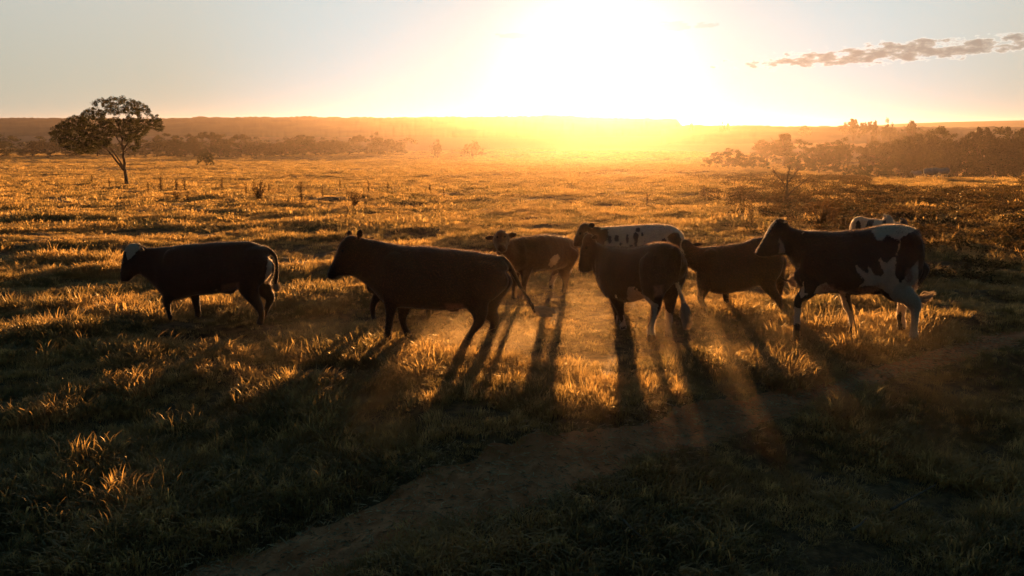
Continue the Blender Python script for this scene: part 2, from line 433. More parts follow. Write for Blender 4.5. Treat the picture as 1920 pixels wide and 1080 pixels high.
for k in range(len(variants) - 1, -1, -1):     # the last link made is the first instance
    L(is_var(k), g2i.inputs[0])
m2p = N('GeometryNodeMeshToPoints'); L(is_var(-1), m2p.inputs[0])
iop = N('GeometryNodeInstanceOnPoints')
L(m2p.outputs[0], iop.inputs['Points']); L(g2i.outputs[0], iop.inputs['Instance']); iop.inputs['Pick Instance'].default_value = True
L(named('pick', 'INT'), iop.inputs['Instance Index']); L(named('rot', 'FLOAT_VECTOR'), iop.inputs['Rotation']); L(named('scl', 'FLOAT_VECTOR'), iop.inputs['Scale'])
L(iop.outputs[0], go.inputs[0])
md = grass.modifiers.new('tufts', 'NODES'); md.node_group = ng

# low dark scrub covering the right of the far pasture, scattered by the same node group
def clump(n, rad, h, seed):
    r = np.random.default_rng(seed); d = r.normal(0, 1, (n, 3)); d /= np.linalg.norm(d, axis=1)[:, None]; d *= r.random((n, 1)) ** .4
    p = d * np.array([rad, rad, h * .5]) + np.array([0, 0, h * .5]); a = r.normal(0, 1, (n, 3)); b = np.cross(a, r.normal(0, 1, (n, 3)))
    a *= .045 / np.linalg.norm(a, axis=1)[:, None]; b *= .024 / np.linalg.norm(b, axis=1)[:, None]
    return np.stack([p - a, p - b, p + a, p + b], 1).reshape(-1, 3), np.arange(n * 4).reshape(-1, 4)
n = 15000
y = 14.5 + 110 * rng.random(n) ** 1.5; x = y * rng.uniform(0.14, 0.80, n)
k = rng.random(n) < (0.25 + 0.75 * sstep(15, 30, y)) * sstep(0.20, 0.46, x / y + 0.16 * (fbm(x * 0.15, y * 0.08, 73, 2) - 0.5)) * (0.25 + 0.9 * sstep(.35, .6, fbm(x * .3, y * .15, 88, 2)))
k &= ~((x / y > 0.42) & (x / y < 0.6) & (y > 55))
x, y = x[k], y[k]; m_ = len(x)
cl = [clump(110, .34, .34, 1), clump(90, .26, .42, 2), clump(120, .45, .26, 3)]
co = [np.stack([x, y, ground_z(x, y)], -1)]; var = [np.full(m_, -1)]; quads = []; off = m_
for i in range(len(variants)):
    c_, q_ = cl[i % 3]; co.append(c_); var.append(np.full(len(c_), i)); quads.append(q_ + off); off += len(c_)
scrub = mesh_from('scrub', np.concatenate(co), [np.concatenate(quads)], M['scrub'], False)
gm = scrub.data; nv = len(gm.vertices); nP = m_
attr(gm, 'var', 'INT', np.concatenate(var).astype(np.int32)); attr(gm, 'pick', 'INT', pad(rng.integers(0, 8, m_)).astype(np.int32))
sc_ = rng.uniform(.4, 1.1, m_) * (0.5 + 0.3 * sstep(14, 30, y) + y / 90)
attr(gm, 'rot', 'FLOAT_VECTOR', pad(np.stack([0 * x, 0 * x, rng.random(m_) * 6.28], -1)).astype(np.float32)); attr(gm, 'scl', 'FLOAT_VECTOR', pad(np.stack([sc_ * 1.2, sc_ * 1.2, sc_ * .8], -1)).astype(np.float32))
scrub.modifiers.new('clumps', 'NODES').node_group = ng
tag(scrub, 'low dark scrubby weeds covering the right side of the pasture', 'scrub', kind='stuff')

tag(grass, 'golden pasture grass in uneven tufts', 'grass', kind='stuff')
print('tufts', nP)

# loose dry stems and crumbs trodden into the track
n = 5200; x = rng.uniform(-3.2, 6.5, n); o2 = rng.normal(0, 0.75, n); y = path_y(x) + o2 * path_half(x) * 1.2
zg = ground_z(x, y) + 0.028; a = rng.random(n) * 6.283; ln = rng.uniform(.012, .07, n) * rng.random(n) ** .5; wd = rng.uniform(.002, .0045, n)
dx, dy = np.cos(a), np.sin(a); up = rng.uniform(-.1, .35, n) * ln
c4 = np.stack([np.stack([x - dx * ln - dy * wd, y - dy * ln + dx * wd, zg], -1), np.stack([x - dx * ln + dy * wd, y - dy * ln - dx * wd, zg], -1),
               np.stack([x + dx * ln + dy * wd, y + dy * ln - dx * wd, zg + up], -1), np.stack([x + dx * ln - dy * wd, y + dy * ln + dx * wd, zg + up], -1), np.stack([x, y, zg + .006 + wd], -1)], 1)
k = np.arange(n)[:, None] * 5
lit = mesh_from('straw_litter', c4.reshape(-1, 3), [np.concatenate([k + np.array([0, 1, 4]), k + np.array([1, 2, 4]), k + np.array([2, 3, 4]), k + np.array([3, 0, 4])])], M['straw'], False)
tag(lit, 'short dry stems and crumbs trodden into the track', 'straw', kind='stuff')

# ------------------------------------------------------------------ lofts
def crom(a, n):
    """Catmull-Rom resample of rows of numbers, n steps a span"""
    a = np.asarray(a, float); a = np.vstack([2 * a[0] - a[1], a, 2 * a[-1] - a[-2]])
    out_ = []
    for i in range(1, len(a) - 2):
        for t in np.arange(n) / n:
            p0, p1, p2, p3 = a[i - 1], a[i], a[i + 1], a[i + 2]
            out_.append(0.5 * ((2 * p1) + (p2 - p0) * t + (2 * p0 - 5 * p1 + 4 * p2 - p3) * t ** 2 + (3 * p1 - p0 - 3 * p2 + p3) * t ** 3))
    out_.append(a[-2]); return np.array(out_)
class Soup:
    def __init__(s): s.v = []; s.q = []; s.t = []; s.n = 0
    def add(s, co, quads=None, tris=None):
        if quads is not None and len(quads): s.q.append(np.asarray(quads) + s.n)
        if tris is not None and len(tris): s.t.append(np.asarray(tris) + s.n)
        s.v.append(co); s.n += len(co)
    def rings(s, rings):
        m, k = len(rings), len(rings[0])
        co = np.concatenate(rings + [[np.mean(rings[0], 0)], [np.mean(rings[-1], 0)]])
        i = np.arange(m * k).reshape(m, k); j = np.roll(i, -1, 1)
        q = np.stack([i[:-1], j[:-1], j[1:], i[1:]], -1).reshape(-1, 4)
        a, b = m * k, m * k + 1
        t = np.concatenate([np.stack([j[0], i[0], np.full(k, a)], -1), np.stack([i[-1], j[-1], np.full(k, b)], -1)])
        s.add(co, q, t)
    def tube(s, pts, rad, k=6):
        pts = np.asarray(pts, float); tg = np.gradient(pts, axis=0); tg /= np.linalg.norm(tg, axis=1)[:, None] + 1e-9
        rs = []
        ref = np.array([0.31, 0.95, 0.1])
        for p, t, r in zip(pts, tg, rad):
            a = np.cross(t, ref); a /= np.linalg.norm(a) + 1e-9; b = np.cross(t, a)
            an = np.arange(k) * 6.28318 / k
            rs.append(p + r * (np.cos(an)[:, None] * a + np.sin(an)[:, None] * b))
        s.rings(rs)
    def mesh(s, name, mat, smooth=True, link=True):
        f = []
        if s.q: f.append(np.concatenate(s.q))
        if s.t: f.append(np.concatenate(s.t))
        return mesh_from(name, np.concatenate(s.v), f, mat, smooth, link)

# ------------------------------------------------------------------ cattle
ZA = (149, 400, .2407); ZB = (580, 400, .25); ZC = (880, 390, .2593); ZD = (1240, 380, .27773); ZE = (1060, 400, .2407); ZF = (1400, 400, .2407)
def poly_sd(px_, py_, poly):
    """signed distance (inside positive) to a polygon"""
    P = np.asarray(poly, float); ins = np.zeros(len(px_), bool); d = np.full(len(px_), 1e9)
    for a, b in zip(P, np.roll(P, -1, 0)):
        e = b - a; t = np.clip(((px_ - a[0]) * e[0] + (py_ - a[1]) * e[1]) / (e @ e + 1e-9), 0, 1)
        d = np.minimum(d, np.hypot(px_ - a[0] - t * e[0], py_ - a[1] - t * e[1]))
        c_ = ((a[1] > py_) != (b[1] > py_)) & (px_ < (b[0] - a[0]) * (py_ - a[1]) / (b[1] - a[1] + 1e-12) + a[0])
        ins ^= c_
    return np.where(ins, d, -d)
def ell(cx, cy, rx, ry, n=12):
    return [(cx + rx * math.cos(6.283 * i / n), cy + ry * math.sin(6.283 * i / n)) for i in range(n)]

def build_cow(zm, Yc, torso, head, legs, ears, tail, tips, mat, hairmat, label, cat, white=(), pink=(), eye=None, blobs=(),
              voxel=0.013, nfur=16000, group=None, name='cow', inv=False, switch_white=True, hoof_z=0.05, tail_white=False):
    zx, zy, zs = zm
    upx = zs * (Yc * 1.02) / FOC                    # metres a zoom unit
    def P(x, y, dy=0.0): return atY(zx + zs * x, zy + zs * y, Yc + dy)
    S = Soup()
    def loft(st, k=26, power=2.0, n=4):
        rows = []
        for r in st:
            xt, yt, xb, yb, w_ = r[:5]; dy = r[5] if len(r) > 5 else 0.0
            rows.append(np.concatenate([P(xt, yt, dy), P(xb, yb, dy), [w_]]))
        rows = crom(rows, n)
        cen = (rows[:, :3] + rows[:, 3:6]) / 2
        tg = np.gradient(cen, axis=0)
        rings = []
        for i, r in enumerate(rows):
            up = (r[:3] - r[3:6]) / 2
            lat = np.cross(tg[i], up); lat[2] *= 0.3; lat /= np.linalg.norm(lat) + 1e-9
            an = np.arange(k) * 6.28318 / k
            cz, sx = np.cos(an), np.sin(an)
            wsh = np.sign(sx) * np.abs(sx) ** 0.85 * (1 - 0.20 * cz)
            rings.append(cen[i] + up * cz[:, None] + lat * (wsh * max(r[6], 0.01))[:, None])
        # rounded ends
        for e, a, b in ((0, 0, 1), (-1, -1, -2)):
            c0 = cen[a]; d = cen[a] - cen[b]; d /= np.linalg.norm(d) + 1e-9
            rr = min(np.linalg.norm(rows[a, :3] - rows[a, 3:6]) / 2, rows[a, 6]) * 0.6
            cap = [c0 + (rings[a] - c0) * f + d * rr * g for f, g in ((0.85, 0.45), (0.5, 0.85), (0.12, 1.0))]
            if e == 0: first = cap[::-1]
            else: last = cap
        S.rings(first + rings + last)
    loft(torso); loft(head)
    feet = []
    for lg in legs:
        dy0 = lg[0]; lifted = lg[1]; rows = []
        for r in lg[2]:
            x, y, ra, rb = r[:4]; dy = r[4] if len(r) > 4 else dy0
            rows.append(np.concatenate([P(x, y, dy), [ra, rb]]))
        if not lifted:
            rows[-1][2] = float(ground_z(rows[-1][0], rows[-1][1])) + 0.045
        r0 = rows[0].copy(); r0[:3] += (rows[0][:3] - rows[1][:3]) * 0.45; r0[1] -= dy0 * 0.55; r0[3] *= 0.35; r0[4] *= 0.3
        rows[0][1] -= dy0 * 0.22; rows = [r0] + rows
        rows = crom(rows, 5); pts_ = rows[:, :3]; feet.append(pts_[-1].copy())
        tg = np.gradient(pts_, axis=0); rings = []
        for p, t, r in zip(pts_, tg, rows):
            t = t / (np.linalg.norm(t) + 1e-9)
            lat = np.array([0.0, 1.0, 0.0]); a = np.cross(t, lat); a /= np.linalg.norm(a) + 1e-9; b = np.cross(a, t)
            an = np.arange(12) * 6.28318 / 12
            rings.append(p + np.cos(an)[:, None] * a * max(r[3], .015) + np.sin(an)[:, None] * b * max(r[4], .015))
        S.rings(rings)
    for (x, y, dy, rx, ry, rz) in blobs:
        c0 = P(x, y, dy); rings = []
        for th in np.linspace(0.15, math.pi - 0.15, 9):
            an = np.arange(14) * 6.28318 / 14
            rings.append(c0 + np.stack([rx * math.sin(th) * np.cos(an), ry * math.sin(th) * np.sin(an), np.full(14, rz * math.cos(th))], -1))
        S.rings(rings)
    for (x0, y0, d0, x1, y1, d1, wd) in ears:
        a, b = P(x0, y0, d0), P(x1, y1, d1); t = b - a; ln = np.linalg.norm(t); t /= ln
        fl = np.array([0.25, -1.0, 0.15]); fl -= t * (fl @ t); fl /= np.linalg.norm(fl); sdv = np.cross(t, fl)
        rings = []
        for f, g in ((-0.15, 0.45), (0.1, 0.62), (0.35, 0.95), (0.6, 1.0), (0.82, 0.72), (0.96, 0.34), (1.0, 0.15)):
            an = np.arange(12) * 6.28318 / 12
            rings.append(a + t * ln * f + sdv * (np.cos(an) * wd * g)[:, None] + fl * (np.sin(an) * 0.017 * (0.6 + 0.4 * g) + 0.012 * np.cos(an) ** 2)[:, None])
        S.rings(rings)
    if tail:
        rows = crom([np.concatenate([P(r[0], r[1], r[3] if len(r) > 3 else 0.0), [r[2]]]) for r in tail], 6)
        S.tube(rows[:, :3], rows[:, 3], 8)
    raw = S.mesh('raw', None)
    rm = raw.modifiers.new('r', 'REMESH'); rm.mode = 'VOXEL'; rm.voxel_size = voxel; rm.use_smooth_shade = True
    sm = raw.modifiers.new('s', 'SMOOTH'); sm.factor = 0.5; sm.iterations = 14
    dg = bpy.context.evaluated_depsgraph_get()
    me = bpy.data.meshes.new_from_object(raw.evaluated_get(dg)); me.name = 'cow_body'
    bpy.data.objects.remove(raw)
    n = len(me.vertices); co_ = np.empty(n * 3, np.float32); me.vertices.foreach_get('co', co_); co_ = co_.reshape(-1, 3).astype(float)
    # fine muscle relief
    nr = np.empty(n * 3, np.float32); me.vertices.foreach_get('normal', nr); nr = nr.reshape(-1, 3)
    co_ += nr * ((fbm(co_[:, 0] * 5 + co_[:, 1] * 3, co_[:, 2] * 5, 9, 3) - 0.5) * 0.022 + (fbm(co_[:, 0] * 14 + co_[:, 1] * 9, co_[:, 2] * 4, 19, 2) - 0.5) * 0.008)[:, None]
    root = np.mean(feet, 0); root[2] = float(ground_z(root[0], root[1]))
    # colour patches: polygons on the flank, read through the side of the animal
    near = np.array(co_); u, v = to_px(near + np.array([0, 0, 0]))
    sx, sy = (u - zx) / zs, (v - zy) / zs
    def paint(polys):
        d = np.full(n, -0.5)
        for p in polys: d = np.maximum(d, poly_sd(sx, sy, p) * upx)
        return d
    wt = paint(white)
    if inv: wt = -wt
    pk = np.clip(paint(pink) * 25 + 0.5, 0, 1)
    hf = np.zeros(n)
    for f in feet:
        hf = np.maximum(hf, sstep(hoof_z + 0.02, hoof_z, np.linalg.norm(co_ - f, axis=1)) )
    me.vertices.foreach_set('co', (co_ - root).astype(np.float32).ravel())
    for nm, a in (('white', wt), ('pink', pk), ('hoof', hf)):
        at = me.attributes.new(nm, 'FLOAT', 'POINT'); at.data.foreach_set('value', a.astype(np.float32))
    me.polygons.foreach_set('use_smooth', np.ones(len(me.polygons), bool)); me.materials.clear(); me.materials.append(mat); me.update()
    e = bpy.data.objects.new(name, None); COL.objects.link(e); e.location = root; e.empty_display_size = 0.3
    tag(e, label, cat, group)
    body = bpy.data.objects.new('body', me); COL.objects.link(body); body.parent = e
    # short backlit coat
    if nfur:
        r = np.random.default_rng(int(abs(root[0]) * 1000) + 3)
        me.calc_loop_triangles()
        tv = np.empty(len(me.loop_triangles) * 3, np.int32); me.loop_triangles.foreach_get('vertices', tv); tv = tv.reshape(-1, 3)
        A, B, C_ = co_[tv[:, 0]], co_[tv[:, 1]], co_[tv[:, 2]]
        nn = np.cross(B - A, C_ - A); ar = np.linalg.norm(nn, axis=1); pick = r.choice(len(tv), nfur, p=ar / ar.sum())
        b = r.dirichlet((1, 1, 1), nfur); pp = A[pick] * b[:, :1] + B[pick] * b[:, 1:2] + C_[pick] * b[:, 2:]
        nn = nn[pick] / (ar[pick][:, None] + 1e-12)
        flow = np.array([0.8, 0.1, -0.7]) + r.normal(0, 0.25, (nfur, 3)); flow -= nn * (flow * nn).sum(1)[:, None]
        flow /= np.linalg.norm(flow, axis=1)[:, None] + 1e-9
        d = flow * 0.85 + nn * r.uniform(0.25, 0.7, (nfur, 1)); ln = r.uniform(0.014, 0.034, (nfur, 1))
        sd_ = np.cross(d, r.normal(0, 1, (nfur, 3))); sd_ /= np.linalg.norm(sd_, axis=1)[:, None] + 1e-9
        fc = np.stack([pp - sd_ * 0.0024, pp + sd_ * 0.0024, pp + d * ln], 1) - root
        topm = (nn[:, 2] > 0.8) & (r.random(nfur) < 0.4)  # some topline hairs made paler and longer: rim light put into their colour
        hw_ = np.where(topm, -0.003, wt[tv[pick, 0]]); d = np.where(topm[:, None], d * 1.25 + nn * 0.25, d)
        fc = np.stack([pp - sd_ * 0.0024, pp + sd_ * 0.0024, pp + d * ln], 1) - root
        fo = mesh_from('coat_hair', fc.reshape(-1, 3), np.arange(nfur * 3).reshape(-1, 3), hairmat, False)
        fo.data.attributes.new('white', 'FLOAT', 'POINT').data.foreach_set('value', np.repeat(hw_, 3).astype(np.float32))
        fo.parent = e
    if tips:
        r = np.random.default_rng(5); T = Soup(); (rx_, ry_, rdy) = tips[0]; a0 = P(rx_, ry_, rdy)
        for i in range(150):
            tp = tips[1:][r.integers(0, len(tips) - 1)]
            b0 = P(tp[0], tp[1], tp[2]) + r.normal(0, 0.012, 3)
            s0 = a0 + r.normal(0, 0.012, 3) + (b0 - a0) * r.random() * 0.25
            mid = (s0 + b0) / 2 + r.normal(0, 0.022, 3) + np.array([0, 0, -0.015])
            pts_ = crom([s0, mid, b0], 4); T.tube(pts_, np.linspace(0.0062, 0.0026, len(pts_)), 3)
        T.v = [q - root for q in T.v]
        th = T.mesh('tail_hair', hairmat); th.parent = e
        th.data.attributes.new('white', 'FLOAT', 'POINT').data.foreach_set('value', np.full(len(th.data.vertices), 1.0 if switch_white else -1.0, np.float32))
    if eye:
        from mathutils.bvhtree import BVHTree
        bt = BVHTree.FromObject(body, bpy.context.evaluated_depsgraph_get()) if False else BVHTree.FromPolygons([Vector(q) for q in co_ - root], [tuple(p.vertices) for p in me.polygons])
        for ex, ey, dyy, dr in eye:
            c0 = P(ex, ey, dyy) - root; dv = Vector((0, dr, 0)) if isinstance(dr, (int, float)) else Vector(dr)
            hit = bt.ray_cast(Vector(c0) - dv * 2, dv.normalized())[0]
            if hit is None: continue
            Es = Soup(); rings = []
            for thh in np.linspace(0.2, math.pi - 0.2, 7):
                an = np.arange(10) * 6.28318 / 10
                rings.append(np.array(hit) + 0.019 * np.stack([math.sin(thh) * np.cos(an), math.sin(thh) * np.sin(an) * 0.8, np.full(10, math.cos(thh))], -1))
            Es.rings(rings); Es.mesh('eye', M['eye']).parent = e
    return e

C_black = coat_mat('black_coat', (0.009, 0.011, 0.012), (0.56, 0.46, 0.34))
C_brown = coat_mat('brown_coat', (0.036, 0.016, 0.009), (0.56, 0.46, 0.34))
C_dark = coat_mat('dark_coat', (0.012, 0.010, 0.009), (0.56, 0.46, 0.34))
H_black = hair_mat('black_hair', (0.045, 0.032, 0.024)); H_brown = hair_mat('brown_hair', (0.11, 0.058, 0.03))

build_cow(ZA, 11.35,
    [(1478,300,1468,380,.07),(1455,272,1440,480,.17),(1400,243,1400,545,.22),(1320,220,1310,572,.25),(1200,217,1210,592,.27),(1050,223,1060,622,.29),(900,236,900,638,.30),(760,250,780,668,.28),(660,262,690,655,.23),(590,270,620,590,.16),(530,272,560,525,.13),(480,262,500,485,.11)],
    [(510,262,530,480,.09),(440,234,490,474,.10),(385,240,452,482,.10),(350,290,430,497,.09),(338,350,410,515,.078),(328,420,392,530,.068),(320,470,375,537,.06),(322,500,348,535,.045)],
    [(-.17, False, [(760,480,.17,.10),(715,600,.10,.075),(683,690,.06,.05),(690,750,.042,.038),(705,810,.036,.034),(700,870,.05,.048)]),
     (.16, False, [(860,500,.15,.09),(893,620,.085,.06),(912,700,.055,.048),(925,780,.04,.036),(930,880,.05,.045)]),
     (-.16, False, [(1375,380,.25,.15),(1320,540,.17,.12),(1345,640,.11,.08),(1395,720,.068,.055),(1420,790,.045,.04),(1405,880,.052,.048)]),
     (.15, False, [(1390,400,.24,.14),(1400,540,.17,.12),(1455,620,.10,.07),(1485,660,.06,.05),(1450,760,.045,.04),(1425,870,.05,.046)])],
    [(470,268,-.10,502,300,-.2,.035),(445,250,.1,470,240,.2,.035)],
    [(1440,275,.045),(1500,305,.036),(1530,360,.028),(1540,450,.024),(1530,530,.022),(1518,560,.02)],
    [(1520,545,0),(1560,580,0),(1545,590,.03),(1530,600,0)],
    C_black, H_black, 'black cow with a white forehead walking head down, leftmost of the herd', 'cow',
    white=[[(380,240),(430,232),(475,265),(430,320),(380,365),(362,325),(355,280)], [(1470,340),(1500,350),(1500,560),(1440,540),(1450,480)]],
    pink=[[(1110,560),(1240,540),(1240,590),(1150,640),(1100,620)]], eye=[(372,380,0,1.0),(372,380,0,-1.0)],
    blobs=[(740,420,-.12,.17,.13,.26),(740,420,.12,.17,.13,.26),(1370,300,0,.22,.22,.10),(1165,590,0,.10,.08,.07)], hoof_z=.06)

build_cow(ZB, 10.45,
    [(1480,360,1468,430,.09),(1450,328,1450,520,.19),(1390,310,1400,590,.25),(1300,300,1320,650,.29),(1240,282,1240,695,.31),(1100,270,1120,712,.34),(950,256,960,716,.36),(800,246,810,704,.36),(680,236,700,705,.33),(590,222,610,695,.29),(520,208,540,640,.24),(460,196,480,575,.19),(410,188,400,512,.16),(370,182,345,470,.14)],
    [(400,180,385,500,.13),(330,165,335,468,.135),(278,172,290,470,.13),(235,215,250,466,.12),(208,275,215,472,.10),(182,345,190,486,.088),(158,390,168,493,.08),(146,425,152,488,.06)],
    [(-.20, False, [(630,480,.19,.11),(618,640,.11,.08),(608,750,.062,.052),(595,850,.045,.04),(583,955,.055,.052)]),
     (.15, False, [(720,540,.18,.10),(708,680,.11,.075),(700,780,.062,.052),(712,850,.045,.04),(755,945,.052,.048)]),
     (-.18, False, [(1350,460,.27,.16),(1260,630,.19,.13),(1275,750,.11,.08),(1270,820,.07,.055),(1220,885,.046,.042),(1180,970,.055,.05)]),
     (.16, False, [(1380,480,.26,.15),(1345,640,.17,.12),(1355,740,.11,.08),(1388,810,.068,.055),(1370,890,.046,.042),(1345,985,.054,.05)])],
    [(372,190,-.14,384,116,-.16,.052),(300,180,.1,300,122,.14,.045)],
    [(1430,325,.05),(1495,385,.042),(1545,475,.034),(1585,555,.028),(1640,640,.026),(1680,710,.03),(1700,745,.026)],
    [(1685,715,0),(1842,742,0),(1828,716,.04),(1815,762,-.03),(1790,735,0),(1765,765,0)],
    C_dark, H_brown, 'big dark bull walking with its pale tail tip flying out behind', 'bull', name='bull',
    pink=[[(1020,680),(1150,680),(1160,720),(1030,730)]], eye=[(262,275,0,1.0),(262,275,0,-1.0)],
    blobs=[(640,430,-.16,.20,.14,.24),(640,430,.16,.20,.14,.24),(1350,400,0,.26,.25,.11),(480,540,0,.10,.05,.12),(1085,705,0,.10,.06,.06)], nfur=22000)

build_cow(ZB, 11.9,
    [(1000,300,990,420,.08),(960,264,960,520,.16),(880,238,880,600,.21),(800,242,800,640,.23),(700,262,700,645,.23),(600,272,620,640,.2),(520,262,540,600,.15),(460,240,480,500,.12)],
    [(480,240,480,430,.1),(400,205,410,400,.10),(340,240,355,415,.09),(290,310,305,435,.07),(255,370,265,440,.05)],
    [(-.13, False, [(580,520,.14,.08),(515,615,.075,.055),(478,690,.05,.042),(480,780,.036,.034),(500,880,.045,.042)]),
     (.13, False, [(600,540,.14,.08),(600,660,.07,.05),(600,760,.05,.04),(600,880,.045,.042)]),
     (-.13, False, [(920,450,.2,.11),(880,620,.11,.08),(900,700,.06,.05),(890,780,.04,.036),(880,880,.045,.042)]),
     (.13, False, [(930,450,.2,.11),(925,620,.1,.08),(960,700,.055,.048),(945,780,.04,.036),(940,880,.045,.042)])],
    [(420,205,-.1,492,180,-.14,.035),(380,210,.1,330,190,.16,.035)],
    [(985,290,.035),(1005,360,.025),(1000,470,.02),(990,560,.02)], [(990,550,0),(985,640,0),(1000,650,0)],
    C_dark, H_brown, 'dark calf almost hidden behind the big dark bull, only back, ear and legs showing', 'calf', name='calf', nfur=5000, switch_white=False)

build_cow(ZC, 13.35,
    [(748,262,742,330,.09,.45),(732,232,728,390,.17,.40),(690,212,690,420,.21,.3),(620,200,620,440,.24,.15),(540,195,550,448,.26,0),(460,200,470,458,.26,-.15),(400,208,410,472,.24,-.27),(345,215,355,472,.2,-.38),(295,226,305,455,.16,-.48),(265,222,268,440,.15,-.56),(238,240,246,400,.12,-.62)],
    [(232,158,240,300,.11,-.56),(228,156,236,285,.125,-.66),(228,172,232,292,.12,-.74),(230,208,233,308,.10,-.82),(233,245,236,322,.085,-.90),(236,262,238,325,.07,-.96)],
    [(-.38, False, [(335,420,.13,.09),(332,500,.065,.055),(328,560,.045,.04),(325,620,.038,.035),(322,680,.046,.044)]),
     (-.5, False, [(405,420,.14,.09),(403,500,.07,.06),(396,570,.046,.04),(392,640,.038,.035),(390,700,.046,.044)]),
     (.2, False, [(695,330,.22,.12),(685,450,.11,.08),(695,530,.055,.048),(682,610,.038,.035),(678,690,.046,.044)]),
     (.48, False, [(670,340,.18,.1),(640,440,.085,.07),(600,515,.05,.042),(590,580,.036,.034),(592,660,.045,.042)])],
    [(270,205,-.62,346,186,-.62,.048),(192,212,-.62,110,218,-.62,.048)],
    [(748,262,.03,.42),(752,330,.024,.4),(742,400,.02,.38),(722,435,.018,.36)], [(725,430,.36),(712,450,.36),(700,440,.36),(720,455,.38)],
    C_brown, H_brown, 'brown heifer facing the camera with both ears out, white patch by its flank', 'heifer', name='cow',
    white=[[(598,350),(640,332),(655,360),(632,402),(590,432),(570,410)], [(640,470),(600,490),(575,560),(600,600),(615,540)]],
    eye=[(203,212,-.8,1.0),(258,210,-.8,1.0)], blobs=[(360,330,-.42,.16,.14,.2),(700,300,.3,.18,.18,.16)])

build_cow(ZC, 12.25,
    [(1537,205,1527,300,.09),(1507,160,1502,340,.19),(1440,133,1440,400,.25),(1390,118,1390,430,.27),(1280,120,1280,450,.30),(1150,125,1150,470,.31),(1050,133,1050,470,.29),(970,136,975,450,.23),(915,130,925,380,.17),(880,122,885,320,.14)],
    [(905,122,905,320,.12),(855,110,865,295,.11),(812,120,822,288,.10),(782,168,792,282,.088),(757,222,777,283,.07),(748,250,762,280,.05)],
    [(-.17, False, [(1060,380,.17,.1),(1072,500,.08,.06),(1078,600,.05,.045),(1080,700,.04,.036),(1082,760,.05,.046)]),
     (.17, False, [(1090,380,.16,.1),(1112,500,.08,.06),(1112,600,.05,.045),(1112,760,.05,.046)]),
     (-.17, False, [(1450,320,.25,.14),(1430,450,.15,.1),(1465,560,.07,.06),(1455,650,.045,.04),(1450,760,.05,.046)]),
     (.17, False, [(1460,320,.24,.14),(1400,470,.13,.1),(1400,560,.07,.06),(1380,650,.045,.04),(1370,760,.05,.046)])],
    [(868,130,-.1,905,118,-.2,.045),(835,125,.08,826,108,.14,.04)],
    [(1510,170,.04),(1540,210,.032),(1545,260,.026),(1520,340,.024),(1510,430,.022)], [(1512,420,0),(1505,540,0),(1520,545,0)],
    C_brown, H_brown, 'white cow with small brown spots walking behind the brown cow with white socks', 'cow', inv=True,
    white=[[((x*.2407+180)/.2593, (y*.2407+10)/.2593) for x, y in p] for p in
        [[(-200,-50),(262,60),(280,130),(300,118),(335,122),(330,190),(300,245),(290,330),(-200,330)], ell(345,205,14,32), ell(400,195,17,28), ell(483,195,10,40), ell(566,128,18,20), ell(548,180,20,38),
         ell(550,235,12,30), ell(598,165,9,14), ell(510,252,15,10), ell(768,212,22,17), [(795,185),(830,155),(880,148),(905,200),(880,300),(800,300),(822,240)], ell(430,240,8,16), ell(615,225,5,15), ell(450,245,6,14),
         ell(700,420,60,50), ell(420,420,50,60)]],
    eye=[(800,180,0,1.0),(800,180,0,-1.0)], blobs=[(1420,180,0,.2,.22,.12)])

build_cow(ZE, 10.75,
    [(888,340,882,430,.09,-.48),(862,285,865,520,.19,-.44),(805,240,812,570,.25,-.36),(740,228,750,610,.27,-.27),(690,228,690,640,.29,-.15),(600,250,600,668,.32,0),(520,266,530,690,.33,.12),(430,264,450,688,.32,.25),(355,262,385,660,.28,.36),(300,252,330,600,.22,.43),(255,232,280,530,.17,.48),(215,205,235,470,.14,.50)],
    [(225,175,275,420,.12,.50),(180,152,262,350,.11,.50),(145,185,240,390,.105,.50),(128,245,225,415,.098,.50),(115,305,210,432,.085,.50),(110,360,198,445,.072,.50),(103,400,185,453,.066,.50),(101,430,160,457,.05,.50)],
    [(.10, False, [(410,520,.18,.11),(402,650,.11,.08),(428,750,.062,.052),(442,830,.042,.038),(455,960,.055,.05)]),
     (.50, False, [(370,540,.15,.10),(388,680,.08,.06),(402,780,.05,.045),(408,860,.04,.036),(430,930,.05,.046)]),
     (-.5, False, [(750,420,.27,.16),(695,590,.17,.12),(705,690,.085,.07),(702,750,.062,.055),(672,860,.044,.04),(668,930,.05,.045),(675,1015,.062,.058)]),
     (-.28, False, [(830,450,.22,.14),(808,620,.12,.095),(815,720,.072,.06),(806,800,.052,.046),(800,890,.042,.038),(798,980,.055,.05)])],
    [(212,190,.40,262,176,.34,.045),(175,170,.58,150,150,.66,.04)],
    [(850,270,.045,-.45),(885,330,.036,-.52),(885,430,.03,-.5),(868,530,.026,-.48),(893,620,.024,-.45),(922,695,.028,-.42)],
    [(918,680,-.42),(982,860,-.42),(935,900,-.44),(955,800,-.4),(930,840,-.43),(962,885,-.4)],
    C_brown, H_brown, 'brown cow with white socks and long white tail tip, before the spotted white cow', 'cow',
    white=[[(548,585),(600,625),(690,695),(725,712),(712,790),(700,945),(640,945),(638,900),(680,800),(672,722),(590,668),(555,630)], [(780,750),(840,800),(822,900),(812,1000),(780,1000)],
           [(452,790),(475,850),(475,1000),(440,1000),(425,880),(390,880),(398,780),(425,858),(448,850)], [(485,575),(535,575),(560,640),(625,705),(520,705),(478,660)], [(855,540),(885,535),(950,720),(910,720)], ell(395,648,8,12)],
    pink=[[(690,570),(760,560),(760,640),(700,650)]], eye=[(160,262,.5,1.0),(160,262,.5,-1.0)],
    blobs=[(400,450,.2,.2,.18,.28),(725,610,-.25,.11,.11,.08)], nfur=20000)

